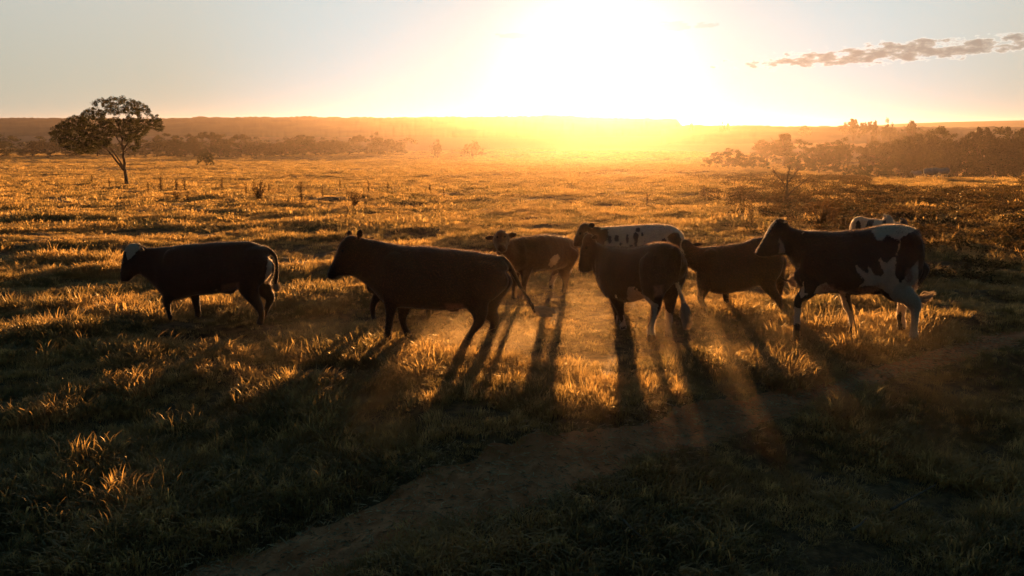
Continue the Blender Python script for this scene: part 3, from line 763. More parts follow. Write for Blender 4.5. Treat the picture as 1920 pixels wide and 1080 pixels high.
build_cow(ZD, 12.15,
    [(806,335,802,430,.08),(786,272,795,485,.17),(740,240,750,528,.23),(690,230,690,540,.25),(620,243,630,562,.26),(540,273,550,592,.28),(450,282,460,606,.28),(380,292,390,612,.26),(320,298,330,600,.22),(270,300,290,570,.18),(230,292,250,490,.15),(200,284,190,440,.13)],
    [(220,282,205,440,.12),(172,247,155,424,.115),(138,262,132,412,.10),(112,298,115,408,.09),(92,340,100,412,.075),(75,382,85,415,.05)],
    [(-.16, False, [(310,490,.16,.09),(280,600,.08,.06),(266,648,.055,.048),(285,700,.038,.036),(300,800,.045,.042)]),
     (.15, False, [(430,480,.15,.09),(435,600,.068,.055),(438,660,.048,.042),(440,790,.045,.042)]),
     (-.15, False, [(735,400,.21,.13),(715,530,.14,.1),(758,610,.08,.065),(790,655,.055,.048),(798,710,.038,.036),(795,800,.046,.044)]),
     (.15, False, [(760,400,.18,.12),(785,500,.11,.08),(803,550,.065,.055),(785,640,.045,.04),(770,790,.045,.042)])],
    [(205,285,-.12,285,280,-.2,.035),(165,262,.1,190,245,.18,.035)],
    [(785,270,.035),(798,340,.03),(790,420,.025),(795,490,.022),(830,520,.02),(868,530,.02)], [(860,528,0),(925,480,0),(935,520,0),(905,560,.03),(890,500,0)],
    C_dark, H_brown, 'dark brown cow with lowered head, just ahead of the striding black and white cow', 'cow',
    eye=[(132,318,0,1.0),(132,318,0,-1.0)], blobs=[(330,420,-.1,.18,.14,.24),(740,310,0,.2,.22,.12)])

build_cow(ZF, 10.35,
    [(1356,205,1344,335,.10),(1325,128,1312,460,.22),(1275,104,1240,535,.27),(1180,90,1150,565,.29),(1060,93,1030,585,.30),(900,125,900,622,.34),(750,141,780,618,.36),(620,140,640,612,.35),(520,135,545,625,.30),(440,128,462,600,.24),(400,122,420,510,.18),(360,112,388,432,.14),(320,90,330,355,.12)],
    [(340,100,345,360,.11),(296,52,310,328,.105),(240,36,285,326,.11),(188,88,250,328,.105),(150,150,208,333,.09),(125,205,170,338,.073),(95,252,135,343,.062),(72,285,100,340,.055),(64,300,80,330,.04)],
    [(-.18, False, [(500,480,.20,.11),(480,600,.11,.08),(402,680,.058,.052),(398,760,.042,.038),(392,840,.04,.038),(388,900,.055,.052)]),
     (.17, False, [(730,500,.16,.1),(765,620,.075,.06),(785,720,.055,.048),(812,800,.042,.038),(838,900,.052,.048)]),
     (-.18, False, [(1220,400,.28,.16),(1150,560,.19,.13),(1240,640,.12,.085),(1308,710,.085,.062),(1310,780,.058,.05),(1306,870,.046,.042),(1303,940,.052,.047),(1295,1000,.065,.06)]),
     (.15, True, [(1260,420,.26,.15),(1240,580,.14,.1),(1222,680,.075,.06),(1208,740,.058,.05),(1198,800,.05,.045),(1205,850,.052,.048),(1202,905,.055,.052)])],
    [(290,70,-.12,326,78,-.2,.036),(245,60,.1,262,40,.18,.04)],
    [(1320,125,.045,-.02),(1352,200,.036,-.06),(1352,300,.03,-.08),(1320,420,.026,-.1),(1303,540,.022,-.08),(1298,620,.02,-.06),(1340,664,.02,0)],
    [(1335,660,0),(1462,622,.05),(1440,650,0),(1352,722,-.05),(1390,690,.03),(1420,640,.03)],
    C_black, H_black, 'black and white cow striding, a hind hoof lifted, white rump and hind leg', 'cow',
    white=[[(968,140),(1010,112),(1060,88),(1130,82),(1220,80),(1300,100),(1318,128),(1260,160),(1205,180),(1195,250),(1165,330),(1160,420),(1150,480),(1200,540),(1290,420),(1335,360),(1335,560),(1400,720),(1350,1050),
            (1240,1050),(1200,760),(1160,700),(1100,620),(1040,580),(1040,580),(985,560),(930,560),(870,580),(930,520),(900,500),(870,470),(850,440),(848,405),(875,420),(910,455),(960,470),(945,410),(975,440),(1000,480),(1040,490),(1070,465),(1045,410),(1028,360),(1045,345),(1065,385),(1100,385),(1130,355),(1170,330),(1190,220),(1110,172),(1080,180),(1060,215),(1020,210),(1000,180)],
           [(435,545),(445,530),(448,620),(480,625),(430,660),(410,640)], [(365,735),(425,735),(430,860),(360,860)], [(520,625),(545,580),(620,535),(680,595),(560,625)], [(715,600),(760,610),(790,720),(830,800),(840,920),(800,860),(745,740)],
           [(430,160),(450,128),(540,120),(590,130),(540,142),(460,140)], [(60,300),(125,215),(160,110),(240,50),(200,100),(135,200),(75,305)], [(255,190),(290,250),(300,310),(250,310)], [(1160,700),(1230,700),(1235,740),(1165,790)]],
    pink=[[(860,590),(1040,555),(1040,590),(900,640)], [(580,560),(680,560),(690,600),(600,605)], ell(1265,490,30,60)],
    eye=[(180,160,0,1.0),(180,160,0,-1.0)],
    blobs=[(540,390,-.16,.2,.15,.25),(540,390,.16,.2,.15,.25),(1180,200,0,.28,.27,.15),(1185,165,0,.1,.25,.1),(1270,480,0,.09,.13,.14),(1000,590,0,.14,.1,.07)], nfur=22000)

# herd mates farther back on the right
far_torso = [(890,60,895,110,.08),(870,32,880,150,.17),(900,28,910,175,.24),(950,40,960,185,.28),(1000,45,1005,180,.27),(1035,40,1040,170,.2),(1060,32,1060,120,.13)]
def far_cow(flip, Yc, u0, v_top, hgt, label, coat, white, inv, cat='cow', graze=False, name='cow', group=None, nf=0, voxel=0.03, sq=1.0):
    """small whole animal for the distance: u0 = rump x, all given in metres about it"""
    z0 = (u0, v_top, FOC and hgt * FOC / Yc / 100.0)   # 100 units = its height
    s = -1 if flip else 1
    T = [(0,14,0,30,.06),(-4*s,4,-3*s,44,.17),(-18*s,0,-16*s,50,.23),(-40*s,3,-40*s,58,.29),(-62*s,5,-62*s,60,.28),(-80*s,6,-80*s,56,.2),(-92*s,6,-94*s,44,.14)]
    hd = [(-92*s,5,-94*s,42,.12),(-104*s,-4,-108*s,26,.11),(-114*s,0,-112*s,28,.10),(-124*s,14,-118*s,36,.075),(-130*s,26,-124*s,38,.06)]
    if graze: hd = [(-90*s,10,-86*s,46,.12),(-104*s,26,-94*s,56,.11),(-110*s,42,-98*s,66,.1),(-112*s,60,-102*s,76,.075),(-114*s,74,-106*s,84,.06)]
    k = hgt / 1.3
    yw = math.sqrt(max(0, 1 - sq * sq)) * hgt / 100.0
    T = [(t[0] * sq, t[1], t[2] * sq, t[3], t[4] * k, abs(t[0]) * yw) for t in T]; hd = [(t[0] * sq, t[1], t[2] * sq, t[3], t[4] * k, abs(t[0]) * yw) for t in hd]
    def leg(x, d): x *= sq; d += abs(x / sq) * yw; return (d, False, [(x*s,36,.14*k,.09*k),((x+1)*s,58,.07*k,.055*k),((x)*s,75,.045*k,.04*k),((x)*s,100,.05*k,.045*k)])
    e = build_cow(z0, Yc, T, hd, [leg(-12,-.16*k),leg(-18,.16*k),leg(-74,-.15*k),leg(-80,.15*k)],
        [(-98*s*sq,2,98*yw-.1,-90*s*sq,-4,94*yw-.22,.045),(-98*s*sq,2,98*yw+.1,-94*s*sq,-6,94*yw+.22,.045)] if not graze else [(-100*s*sq,30,98*yw-.1,-92*s*sq,24,94*yw-.2,.05)],
        [(-3*s,6,.035),(3*s,20,.025),(3*s,50,.02)], [(3*s,48,0),(4*s,70,0),(2*s,68,0)], coat, H_black, label, cat, white=white, inv=inv, voxel=voxel, nfur=nf, name=name, group=group)
    return e
far_cow(True, 17.5, 1602, 406, 1.0, 'spotted black and white cow seen over the back of the striding cow', C_black,
    [ell(8,22,6,14), [(28,8),(42,4),(34,34),(24,44),(18,34)], ell(48,26,8,8), [(58,10),(66,6),(64,36),(54,34)], [(86,-10),(102,-10),(100,60),(84,60)], ell(30,56,10,8)], True, voxel=.016, nf=6000, sq=.66)
far_cow(True, 19.0, 1652, 412, 0.95, 'black cow standing beyond the far black and white cow, head to the right', C_black, [], False, voxel=.016, nf=5000, sq=.5)
wl = ['white cow grazing in the far valley, the first from the bare tree', 'white cow in the far valley, second from the bare tree',
      'white cow in the far valley, third from the bare tree', 'white cow in the far valley, outermost from the bare tree']
C_white = coat_mat('white_coat', (0.45, 0.41, 0.34), (0.56, 0.46, 0.34))
for i, (u_, v_, fl, gz) in enumerate([(1724, 337, False, False), (1736, 336, True, True), (1756, 334, False, True), (1776, 338, False, False)]):
    xr = raydir(u_, v_); D_ = 150.0
    for D_ in np.arange(170.0, 60.0, -2.0):      # the farthest spot from which the whole animal clears the rise in front of it
        xx = xr[0] / xr[1]; zz_ = float(ground_z(xx * D_, D_)); t_ = np.linspace(20, D_ - 1, 200); line_ = H + (zz_ + .3 - H) * t_ / D_
        if np.all(ground_z(xx * t_, t_) + 0.22 < line_): break
    p = np.array([xr[0] / xr[1] * D_, D_, 0]); p[2] = float(ground_z(p[0], p[1]))
    hh = 1.15
    _, vt = to_px(p + np.array([0, 0, hh]))
    far_cow(fl, p[1], u_ + (4 if not fl else -4), float(vt), hh, wl[i], C_white, [], False, graze=gz, group='white cattle in the far valley', voxel=.06)

# ------------------------------------------------------------------ trees
def leaf_quads(cen, rad, per, size, r, flat=0.6):
    n = len(cen) * per
    c_ = np.repeat(cen, per, 0); rr = np.repeat(rad, per)[:, None]
    d = r.normal(0, 1, (n, 3)); d /= np.linalg.norm(d, axis=1)[:, None]; d *= r.random((n, 1)) ** 0.45
    p = c_ + d * rr * np.array([1, 1, flat])
    a = r.normal(0, 1, (n, 3)); a[:, 2] *= 0.6; a /= np.linalg.norm(a, axis=1)[:, None]
    b = np.cross(a, r.normal(0, 1, (n, 3))); b /= np.linalg.norm(b, axis=1)[:, None]
    s = (size * r.uniform(0.6, 1.3, n))[:, None]
    co_ = np.stack([p - a * s, p - b * s * 0.5, p + a * s, p + b * s * 0.5], 1)
    return co_.reshape(-1, 3), np.arange(n * 4).reshape(-1, 4)
def tree_meshes(limbs, cen, rad, per, size, seed, leafmat=None, flat=0.6, twig=0.03, bare=0):
    """limbs: list of arrays (x,y,z,r); clusters joined to the nearest limb by a curved branch"""
    r = np.random.default_rng(seed); S = Soup(); sk = []
    for l_ in limbs:
        q = crom(l_, 6); q[:, :3] += r.normal(0, 0.012, (len(q), 3)) * np.linspace(0, 1, len(q))[:, None] * np.linalg.norm(q[-1, :3] - q[0, :3])
        S.tube(q[:, :3], np.maximum(q[:, 3], 0.004), 8); sk.append(q[len(q) // 3:])
    sk = np.concatenate(sk)
    order = np.argsort(np.linalg.norm(cen - sk[:, :3].mean(0), axis=1))
    for i in order:
        c_ = cen[i]
        dd = np.linalg.norm(sk[:, :3] - c_, axis=1) + 1.2 * np.maximum(0, sk[:, 2] - c_[2])
        j = int(np.argmin(dd)); a = sk[j, :3]; ln = np.linalg.norm(c_ - a)
        if ln < 1e-4: continue
        mid = (a + c_) / 2 + r.normal(0, 0.10, 3) * ln + np.array([0, 0, 0.10 * ln])
        q = crom([a, mid, c_], 4); r0 = min(sk[j, 3] * 0.6, twig * (0.6 + ln)); rads = np.linspace(r0, r0 * 0.4, len(q))
        S.tube(q, rads, 5); sk = np.concatenate([sk, np.concatenate([q[2:], rads[2:, None]], 1)])
        for _ in range(bare):
            e = c_ + r.normal(0, 1, 3) * rad[i] * 1.2; S.tube(crom([c_, (c_ + e) / 2 + r.normal(0, .1, 3) * rad[i], e], 2), [r0 * .4, r0 * .3, r0 * .25, r0 * .2, r0 * .12], 3)
    tm = S.mesh('trunk', M['bark'], True, False)
    lm = None
    if per:
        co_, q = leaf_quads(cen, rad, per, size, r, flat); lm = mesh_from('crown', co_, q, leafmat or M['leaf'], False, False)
    return tm, lm
def place_tree(name, meshes, loc, label, cat='tree', group=None, scl=(1, 1, 1), rz=0.0):
    e = bpy.data.objects.new(name, None); COL.objects.link(e); e.location = loc; e.scale = scl; e.rotation_euler = (0, 0, rz)
    tag(e, label, cat, group)
    for nm, me in zip(('trunk', 'crown'), meshes):
        if me: o = bpy.data.objects.new(nm, me); COL.objects.link(o); o.parent = e
    return e
# the lone tree on the left
b0 = on_ground(237, 345); Yt = b0[1]
def T5(x, y, dy=0.0): return atY(149 + .2315 * x, 150 + .2315 * y, Yt + dy) - b0
r5 = np.random.default_rng(12)
outl = [(-260,420),(-160,330),(-60,290),(0,268),(50,228),(115,158),(180,148),(235,140),(340,128),(420,150),(490,165),(570,205),(578,250),(640,275),(680,320),(690,400),(640,442),(560,430),(500,480),(495,560),(440,590),(390,540),(340,470),(280,470),(250,540),(120,600),(0,610),(-120,560),(-240,500)]
cand = np.stack([r5.uniform(-260, 690, 3000), r5.uniform(125, 610, 3000)], -1)
cand = cand[poly_sd(cand[:, 0], cand[:, 1], outl) > 14]
hole = np.zeros(len(cand), bool)
for (hx, hy, ax, ay) in [(250,295,55,28),(350,290,45,22),(440,300,40,20),(520,285,32,26),(100,335,40,14),(190,235,40,14),(330,205,40,12),(600,420,60,20),(160,210,22,10),(430,520,30,30),(285,170,30,9)]:
    hole |= ((cand[:, 0] - hx) / ax) ** 2 + ((cand[:, 1] - hy) / ay) ** 2 < 1
cand = cand[~hole]; keep = []
for q in cand:
    if all((q[0] - k[0]) ** 2 + (q[1] - k[1]) ** 2 > 14.5 ** 2 for k in keep): keep.append(q)
keep = np.array(keep); print('clusters', len(keep))
upm = .2315 * Yt / FOC
dep = np.sqrt(np.clip(1 - ((keep[:, 0] - 220) / 500) ** 2, 0.05, 1)) * 420 * upm
cen = np.array([T5(x, y, dd) for (x, y), dd in zip(keep, dep * r5.uniform(-1, 1, len(keep)))])
rad = r5.uniform(11, 24, len(keep)) * upm
def limb(*a): return np.array([np.concatenate([T5(x, y, dy), [r_]]) for x, y, dy, r_ in a])
limbs = [limb((385,850,0,.17),(378,800,0,.13),(368,720,0,.11),(362,640,0,.095),(350,540,0,.08),(340,440,.1,.06),(300,330,.2,.035)),
         limb((360,730,0,.09),(310,670,-.1,.075),(240,580,-.2,.065),(150,500,-.3,.05),(40,430,-.2,.035),(-60,380,0,.02)),
         limb((365,740,0,.08),(330,660,.2,.06),(260,560,.4,.05),(230,520,.5,.045),(170,400,.8,.03)),
         limb((360,560,0,.07),(400,490,-.2,.06),(440,430,-.3,.045),(520,390,-.3,.03),(620,350,-.2,.016)),
         limb((350,540,0,.05),(310,480,.3,.045),(260,400,.6,.03)), limb((365,580,0,.045),(430,530,.3,.03),(490,545,.4,.012))]
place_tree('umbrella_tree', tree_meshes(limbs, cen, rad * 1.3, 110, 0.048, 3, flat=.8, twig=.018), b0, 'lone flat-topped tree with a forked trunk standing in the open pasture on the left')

# templates one metre high for the distance
def template(kind, seed):
    r = np.random.default_rng(seed); c_ = []; R_ = []
    if kind == 'umbrella':
        for _ in range(70):
            a = r.random() * 6.283; q = math.sqrt(r.random()); c_.append((0.62 * q * math.cos(a), 0.62 * q * math.sin(a), 0.90 - 0.26 * q ** 2 + r.normal(0, .035) - 0.12 * (r.random() < .3))); R_.append(r.uniform(.05, .11))
        tr = 0.55
    elif kind == 'round':
        lob = [(r.normal(0, .18), r.normal(0, .18), r.uniform(.28, .76), r.uniform(.22, .34)) for _ in range(7)]
        for _ in range(95):
            l_ = lob[r.integers(0, 7)]; d = r.normal(0, 1, 3); d /= np.linalg.norm(d); c_.append((l_[0] + d[0] * l_[3] * 1.1, l_[1] + d[1] * l_[3] * 1.1, max(.12, l_[2] + d[2] * l_[3] * .75))); R_.append(r.uniform(.06, .12))
        tr = 0.4
    elif kind == 'tall':
        for _ in range(80):
            h_ = r.uniform(.2, 1.0); q = .26 * (1.08 - h_) ** .6 * r.uniform(.4, 1); a = r.random() * 6.283; c_.append((q * math.cos(a), q * math.sin(a), h_ - .04)); R_.append(r.uniform(.04, .09))
        tr = 0.7
    elif kind == 'bushy':
        for _ in range(90):
            a = r.random() * 6.283; q = math.sqrt(r.random()); hh = math.sqrt(max(0, 1 - q * q)); c_.append((.8 * q * math.cos(a), .8 * q * math.sin(a), .06 + .85 * hh * r.uniform(.3, 1))); R_.append(r.uniform(.07, .13))
        tr = 0.3
    c_ = np.array(c_); R_ = np.array(R_)
    if kind != 'bushy': c_[:, 2] *= 0.95 / c_[:, 2].max()
    li = [np.array([(0, 0, -.04, .035), (.01, 0, tr * .5, .026), (0, .01, tr, .018)])]
    for k in range(4):
        a = k * 1.57 + r.random(); li.append(np.array([(0, 0, tr * .55, .016), (.1 * math.cos(a), .1 * math.sin(a), tr * .85, .012), (.28 * math.cos(a), .28 * math.sin(a), tr * 1.25, .006)]))
    return tree_meshes(li, c_, R_, 46, 0.030, seed, flat=.55 if kind == 'umbrella' else .8, twig=.008)
TP = {k: [template(k, s) for s in (21, 22)] for k in ('umbrella', 'round', 'tall', 'bushy')}
rt = random.Random(4)
def far_tree(u, vt, D, wpx, kind, label, name=None, group=None, cat='tree'):
    x = raydir(u, 260); x = x[0] / x[1] * D; zg = float(ground_z(x, D)); ht = atY(u, vt, D)[2] - zg
    base_w = {'umbrella': 1.36, 'round': 1.0, 'tall': .5, 'bushy': 1.8}[kind]
    wm = wpx * D / FOC; s = wm / base_w
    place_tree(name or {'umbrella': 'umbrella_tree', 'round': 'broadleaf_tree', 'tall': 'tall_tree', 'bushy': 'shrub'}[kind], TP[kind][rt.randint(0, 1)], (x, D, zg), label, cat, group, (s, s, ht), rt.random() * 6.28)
GL = 'trees of the line at the foot of the wooded hill'
line = [(-20,252,330,80,'round'),(60,256,320,70,'round'),(120,260,330,60,'umbrella'),(160,258,340,60,'round'),(205,262,335,50,'round'),(250,258,340,60,'umbrella'),(292,256,345,50,'round'),(330,250,340,58,'round'),(362,256,350,42,'round'),(393,246,345,62,'umbrella'),(425,252,350,48,'round'),
        (450,250,345,44,'umbrella'),(478,257,350,44,'round'),(505,262,345,44,'round'),(535,258,360,44,'round'),(566,253,350,60,'round'),(600,258,360,50,'round'),(635,257,370,50,'round'),(672,252,360,46,'umbrella'),(712,248,350,36,'round'),(745,258,370,46,'round')]
names = ['round', 'broad', 'flat-topped', 'leafy', 'low', 'spreading']
ordn = ['first', 'second', 'third', 'fourth', 'fifth', 'sixth', 'seventh', 'eighth', 'ninth', 'tenth', 'eleventh', 'twelfth', 'thirteenth', 'fourteenth', 'fifteenth', 'sixteenth', 'seventeenth', 'eighteenth', 'nineteenth', 'twentieth', 'twenty-first']
for i, (u_, v_, D, w_, k) in enumerate(line):
    far_tree(u_, v_, D, w_, k, ('flat-topped' if k == 'umbrella' else 'round-crowned') + ' tree below the wooded hill, ' + ordn[i] + ' from the left in its line', group=GL)
for i, (u_, v_, D, w_) in enumerate([(-10,266,335,110),(90,266,330,110),(180,268,338,110),(270,266,345,100),(345,264,340,80),(410,264,350,80),(470,268,350,80),(525,268,352,70),(590,266,358,90),(655,267,365,90),(725,264,368,80)]):
    far_tree(u_, v_, D - 12, w_, 'bushy', 'bush of the thicket under the left tree line, ' + ordn[i] + ' from the left', 'bush', 'bushes of the thicket under the left tree line', 'bush')
far_tree(383, 277, 165, 36, 'bushy', 'low rounded bush alone on the pasture below the tree line', 'bush', cat='bush')
far_tree(820, 262, 300, 22, 'round', 'small round tree alone in the glow below the hill')
far_tree(886, 260, 310, 48, 'bushy', 'low broad bush in the glow right of the small round tree', 'bush', cat='bush')
far_tree(1368, 275, 170, 104, 'bushy', 'wide low-domed bush in the golden haze left of the bare tree', 'bush', cat='bush')
far_tree(1415, 286, 175, 66, 'bushy', 'lower domed bush touching the wide one in the golden haze', 'bush', cat='bush')
far_tree(1472, 250, 260, 46, 'tall', 'pointed tree rising behind the bare tree')
far_tree(1500, 281, 185, 64, 'bushy', 'domed bush just behind the bare tree', 'bush', cat='bush')
far_tree(1440, 262, 270, 60, 'round', 'round hazy tree left of the pointed tree'); far_tree(1530, 262, 280, 66, 'round', 'round hazy tree right of the pointed tree')
far_tree(1593, 258, 290, 52, 'round', 'round tree rising under the skyline umbrella tree')
far_tree(1565, 268, 250, 50, 'bushy', 'bushy tree low beside the round tree under the skyline', 'bush', cat='bush')
far_tree(1612, 301, 150, 60, 'bushy', 'left one of two dome-shaped bushes in the right valley', 'bush', cat='bush')
far_tree(1652, 300, 155, 66, 'bushy', 'right one of two dome-shaped bushes in the right valley', 'bush', cat='bush')
far_tree(1600, 221, 520, 54, 'umbrella', 'large flat-topped tree breaking the skyline on the right'); far_tree(1628, 226, 520, 40, 'umbrella', 'smaller flat-topped tree joined to the large one on the skyline')
far_tree(1639, 225, 500, 12, 'tall', 'thin tree on the skyline between the flat-topped trees'); far_tree(1659, 222, 500, 26, 'round', 'ragged tree on the skyline right of the thin one')
far_tree(1708, 226, 480, 24, 'tall', 'pointed tree on the skyline before the far field'); far_tree(1685, 234, 490, 34, 'round', 'low round tree on the skyline left of the pointed one')
far_tree(1740, 236, 480, 40, 'round', 'low round tree on the skyline right of the pointed one'); far_tree(1352, 228, 600, 12, 'round', 'tiny round tree on the skyline near the sun'); far_tree(1364, 228, 600, 10, 'umbrella', 'tiny flat tree beside another on the skyline near the sun')
far_tree(1508, 234, 560, 26, 'umbrella', 'tiny flat-topped tree on the skyline above the bare tree'); far_tree(1296, 229, 610, 9, 'umbrella', 'tiny tree on the skyline at the hill end')
GR = 'dark trees of the wood at the right edge of the valley'
wood = [(1640,264,265,56,'round'),(1672,266,255,56,'round'),(1700,256,250,60,'round'),(1722,250,245,50,'round'),(1745,244,240,56,'round'),(1768,240,238,60,'round'),(1800,238,240,70,'round'),(1840,236,236,70,'umbrella'),(1880,240,240,80,'round'),(1920,236,236,80,'round'),(1960,238,236,80,'round'),
        (1690,274,235,50,'bushy'),(1735,268,228,56,'bushy'),(1785,262,222,70,'round'),(1850,264,220,80,'bushy'),(1910,262,222,80,'round')]
for i, (u_, v_, D, w_, k) in enumerate(wood):
    row = 'back' if i < 11 else 'front'; j = i if i < 11 else i - 11
    far_tree(u_, v_, D, w_, k, 'dark tree in the %s row of the right-hand wood, %s from its sunward end' % (row, ordn[j]), name='broadleaf_tree', group=GR)
for i, (u_, v_, w_) in enumerate([(1540, 290, 90), (1700, 285, 90), (1745, 280, 96), (1800, 276, 110), (1870, 276, 110), (1935, 274, 100)]):
    far_tree(u_, v_, 205, w_, 'bushy', 'bush of the scrub in front of the right-hand wood, ' + ordn[i] + ' from its sunward end', 'bush', 'bushes of the scrub in front of the right-hand wood', 'bush')
# bare tree
bb = on_ground(1474, 384)
def T6(x, y, dy=0.0): return atY(1300 + x / 3.0, 60 + y / 3.0, bb[1] + dy) - bb
r6 = np.random.default_rng(9); u6 = bb[1] / FOC / 3
cen = np.array([T6(540 + 125 * math.cos(a) * q, 850 - 125 * abs(math.sin(a)) * q - 10, 100 * u6 * r6.uniform(-1, 1)) for a, q in zip(r6.random(110) * 3.1416, r6.uniform(.35, 1, 110))])
def l6(*a): return np.array([np.concatenate([T6(x, y, dy), [r_]]) for x, y, dy, r_ in a])
limbs = [l6((522,975,0,.10),(525,930,0,.065),(528,880,0,.045),(530,820,0,.03),(545,760,.2,.018)), l6((526,930,0,.04),(560,890,-.3,.03),(610,850,-.4,.028),(650,820,-.3,.018)), l6((528,890,0,.036),(500,840,.3,.026),(465,800,.4,.024),(445,770,.4,.018)), l6((529,850,0,.035),(570,800,.3,.025),(600,750,.3,.018))]
place_tree('bare_tree', tree_meshes(limbs, cen, np.full(len(cen), 22 * u6), 0, 0, 5, bare=8, twig=.03), bb, 'small bare-branched tree in the hazy pasture above the dark brown cow')

# weeds
def weed_template(seed, kind):
    r = np.random.default_rng(seed); S = Soup(); LQ = []
    ns = 3 if kind == 'stalk' else 16
    for i in range(ns):
        a = r.random() * 6.283; h_ = r.uniform(.6, 1.0); sp = (.14 if kind == 'stalk' else .45) * r.uniform(.3, 1)
        q = crom([(0.03 * math.cos(a), .03 * math.sin(a), -.03), (sp * .4 * math.cos(a), sp * .4 * math.sin(a), h_ * .5), (sp * math.cos(a), sp * math.sin(a), h_)], 4)
        S.tube(q, np.linspace(.02, .008, len(q)), 4); 
        for k in range(2, len(q)):
            LQ.append(q[k] + r.normal(0, .03, 3)); LQ.append(q[k] + r.normal(0, .05, 3))
    co_, q = leaf_quads(np.array(LQ), np.full(len(LQ), .08), 4, .04, r, 1.0)
    return S.mesh('stem', M['bark'], True, False), mesh_from('foliage', co_, q, M['dryleaf'], False, False)
WT = [weed_template(s, k) for s, k in ((1, 'stalk'), (2, 'stalk'), (3, 'bush'), (4, 'stalk'), (5, 'bush'))]
def weed(u, v, hpx, k, label, group=None, nm='weed'):
    p = on_ground(u, v); s = 1.3 * hpx * p[1] / FOC
    e = bpy.data.objects.new(nm, None); COL.objects.link(e); e.location = p; e.scale = (s, s, s); e.rotation_euler = (0, 0, rt.random() * 6); tag(e, label, 'weed', group)
    for n_, me in zip(('stem', 'foliage'), WT[k]):
        o = bpy.data.objects.new(n_, me); COL.objects.link(o); o.parent = e
GW = 'tall dry weeds standing in the far pasture'
for i, (u_, v_, h_, k) in enumerate([(302,362,24,0),(330,365,26,1),(348,362,22,3),(279,364,18,0),(354,380,16,1),(417,362,22,0),(462,367,20,3),(486,378,28,2),(504,362,17,1),(524,363,12,0),(566,382,32,0),(638,355,16,1),(691,362,18,0),(727,362,16,3),(605,370,18,0),(665,392,26,2),(735,370,12,0),(172,345,16,1),(206,352,14,0),(806,366,18,3),(832,372,16,0),(1213,388,20,0),(1321,372,22,1),(540,384,14,1),(650,372,12,3),(770,366,10,0),(1410,424,18,3)]):
    weed(u_, v_, h_, k, 'thin dry weed stalk standing up from the distant grass', GW)
weed(332, 380, 14, 4, 'small dark bush in the pasture right of the lone tree', nm='bush'); weed(1538, 432, 42, 2, 'ragged dry bush behind the striding black and white cow', nm='bush'); weed(1556, 428, 34, 4, 'smaller dry bush touching the ragged one behind the black and white cow', nm='bush')
weed(1700, 412, 20, 4, 'dry weed clump beyond the far black cow', nm='bush')

# fence remains in the far pasture
def post(u, v, hpx, label, group):
    p = on_ground(u, v); h_ = hpx * p[1] / FOC; S = Soup(); S.tube([(0, 0, -.1), (0.01, 0, h_ * .5), (.02, 0.01, h_ * .96), (.02, .01, h_)], [.07, .065, .06, .03], 8)
    o = S.mesh('fence_post', M['wood']); o.location = p; tag(o, label, 'fence post', group)
for (u_, v_) in [(157, 317), (454, 322), (512, 321), (718, 322)]:
    post(u_, v_, 6, 'lone wooden post standing in the far pasture', 'posts left standing in the far pasture')
p = on_ground(284, 317); k_ = p[1] / FOC; S = Soup(); S.tube([(-6.5 * k_, 0, -.1), (-6.5 * k_, 0, 5.5 * k_)], [.06, .05], 6)
S2 = Soup(); S2.tube([(6.5 * k_, 0, -.1), (6.5 * k_, 0, 5.5 * k_)], [.06, .05], 6); S3 = Soup(); S3.tube([(-6.7 * k_, 0, 5 * k_), (6.7 * k_, 0, 5.1 * k_)], [.045, .045], 6)
gt = bpy.data.objects.new('rail_frame', None); COL.objects.link(gt); gt.location = p; tag(gt, 'two posts joined by a rail in the pasture right of the lone tree', 'fence')
for s_, n_ in ((S, 'post'), (S2, 'post'), (S3, 'rail')): s_.mesh(n_, M['wood']).parent = gt

# sticks in the near grass
def stick(pxs, rad_, label):
    pp = [on_ground(u, v) + np.array([0, 0, .10]) for u, v in pxs]; b = pp[0].copy(); S = Soup(); q = crom([a - b for a in pp], 5)
    S.tube(q, np.linspace(rad_, rad_ * .4, len(q)), 6); o = S.mesh('stick', M['wood']); o.location = b; tag(o, label, 'stick')
stick([(1668, 982), (1700, 962), (1752, 932)], .012, 'long thin dry stick lying in the dark grass at the lower right')
stick([(1168, 1000), (1190, 1022), (1215, 1045)], .009, 'thin straight stick in the dark grass below the track')
stick([(1595, 1020), (1610, 1008), (1622, 998)], .012, 'short pale broken stick near the long thin stick')

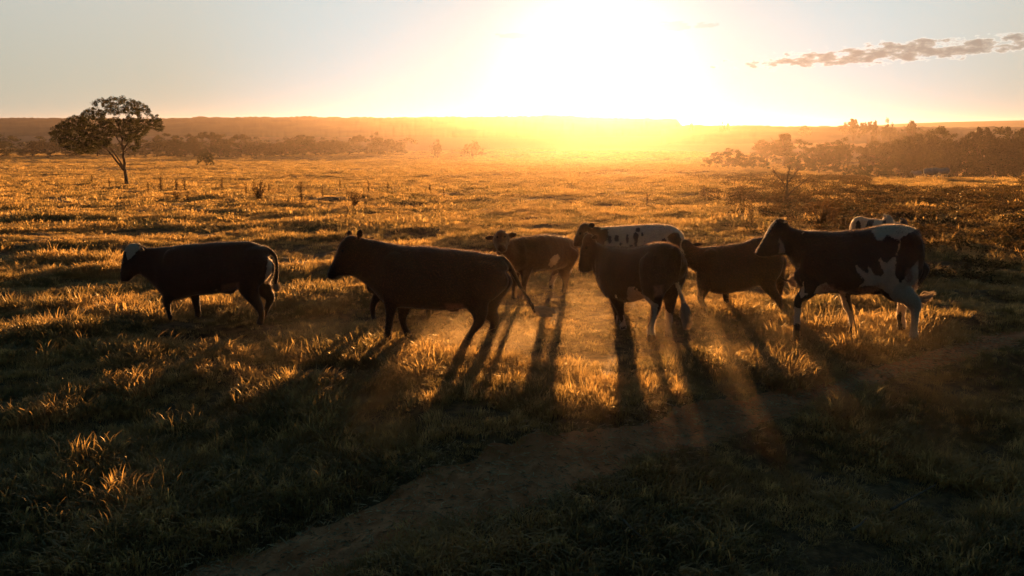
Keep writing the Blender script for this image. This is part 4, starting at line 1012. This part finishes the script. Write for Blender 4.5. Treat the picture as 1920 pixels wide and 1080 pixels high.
# ------------------------------------------------------------------ air
def volume_box(name, lo, hi, mat, label, cat):
    x0, y0, z0 = lo; x1, y1, z1 = hi
    co_ = [(x, y, z_) for z_ in (z0, z1) for y in (y0, y1) for x in (x0, x1)]
    o = mesh_from(name, co_, [np.array([[0, 2, 3, 1], [4, 5, 7, 6], [0, 1, 5, 4], [1, 3, 7, 5], [3, 2, 6, 7], [2, 0, 4, 6]])], mat, False)
    tag(o, label, cat, kind='stuff'); return o
m = bpy.data.materials.new('haze_air'); m.use_nodes = True; nt = m.node_tree
for n in list(nt.nodes): nt.nodes.remove(n)
pv = N('ShaderNodeVolumePrincipled'); pv.inputs['Color'].default_value = (1.0, 0.82, 0.70, 1); pv.inputs['Density'].default_value = 0.00012; pv.inputs['Anisotropy'].default_value = 0.81
o_ = N('ShaderNodeOutputMaterial'); L(pv.outputs[0], o_.inputs['Volume'])

def dust(loc, rad, dens, label, nscale, aniso=0.72, flip=True):
    global nt
    m = bpy.data.materials.new('dust_air'); m.use_nodes = True; nt = m.node_tree
    for n in list(nt.nodes): nt.nodes.remove(n)
    obv = N('ShaderNodeTexCoord').outputs['Object']
    sc_ = N('ShaderNodeVectorMath', operation='DIVIDE'); L(obv, sc_.inputs[0]); sc_.inputs[1].default_value = rad
    ln_ = N('ShaderNodeVectorMath', operation='LENGTH'); L(sc_.outputs[0], ln_.inputs[0])
    fall = mapr(ln_.outputs['Value'], 1.0, 0.25)
    d_ = math_('MULTIPLY', math_('MULTIPLY', fall, mapr(noise(nscale, 3, obv), 0.32, 0.7, 0.25, 1.0)), dens)
    pv = N('ShaderNodeVolumePrincipled'); pv.inputs['Color'].default_value = (1.0, 0.80, 0.5, 1); pv.inputs['Anisotropy'].default_value = aniso; L(d_, pv.inputs['Density'])
    o_ = N('ShaderNodeOutputMaterial'); L(pv.outputs[0], o_.inputs['Volume'])
    D_ = Soup(); D_.rings([np.stack([rad[0] * math.sin(th) * np.cos(an), rad[1] * math.sin(th) * np.sin(an), np.full(24, rad[2] * math.cos(th))], -1) for th in np.linspace(0.08, math.pi - 0.08, 14) for an in [np.arange(24) * 6.28318 / 24]])
    D_.q = [np.asarray(a_)[:, ::-1] for a_ in D_.q] if flip else D_.q; D_.t = [np.asarray(a_)[:, ::-1] for a_ in D_.t] if flip else D_.t
    o = D_.mesh('dust', m); o.location = loc; tag(o, label, 'dust', kind='stuff')
dust((1.0, 9.3, 0.2), (5.0, 4.0, 0.85), 0.022, 'thin golden dust hanging round the middle of the herd', 0.9)  # real dust, also spread forward to add the warm veil of lens flare
dust((-0.15, 9.8, 0.2), (1.1, 0.9, 0.5), 0.12, 'puff of dust kicked up by the hind feet of the bull', 2.5)
m = bpy.data.materials['haze_air']
volume_box('haze', (-3000, -400, -18), (3000, 1900, 16.5), m, 'thin golden evening haze lying over the whole pasture', 'haze')
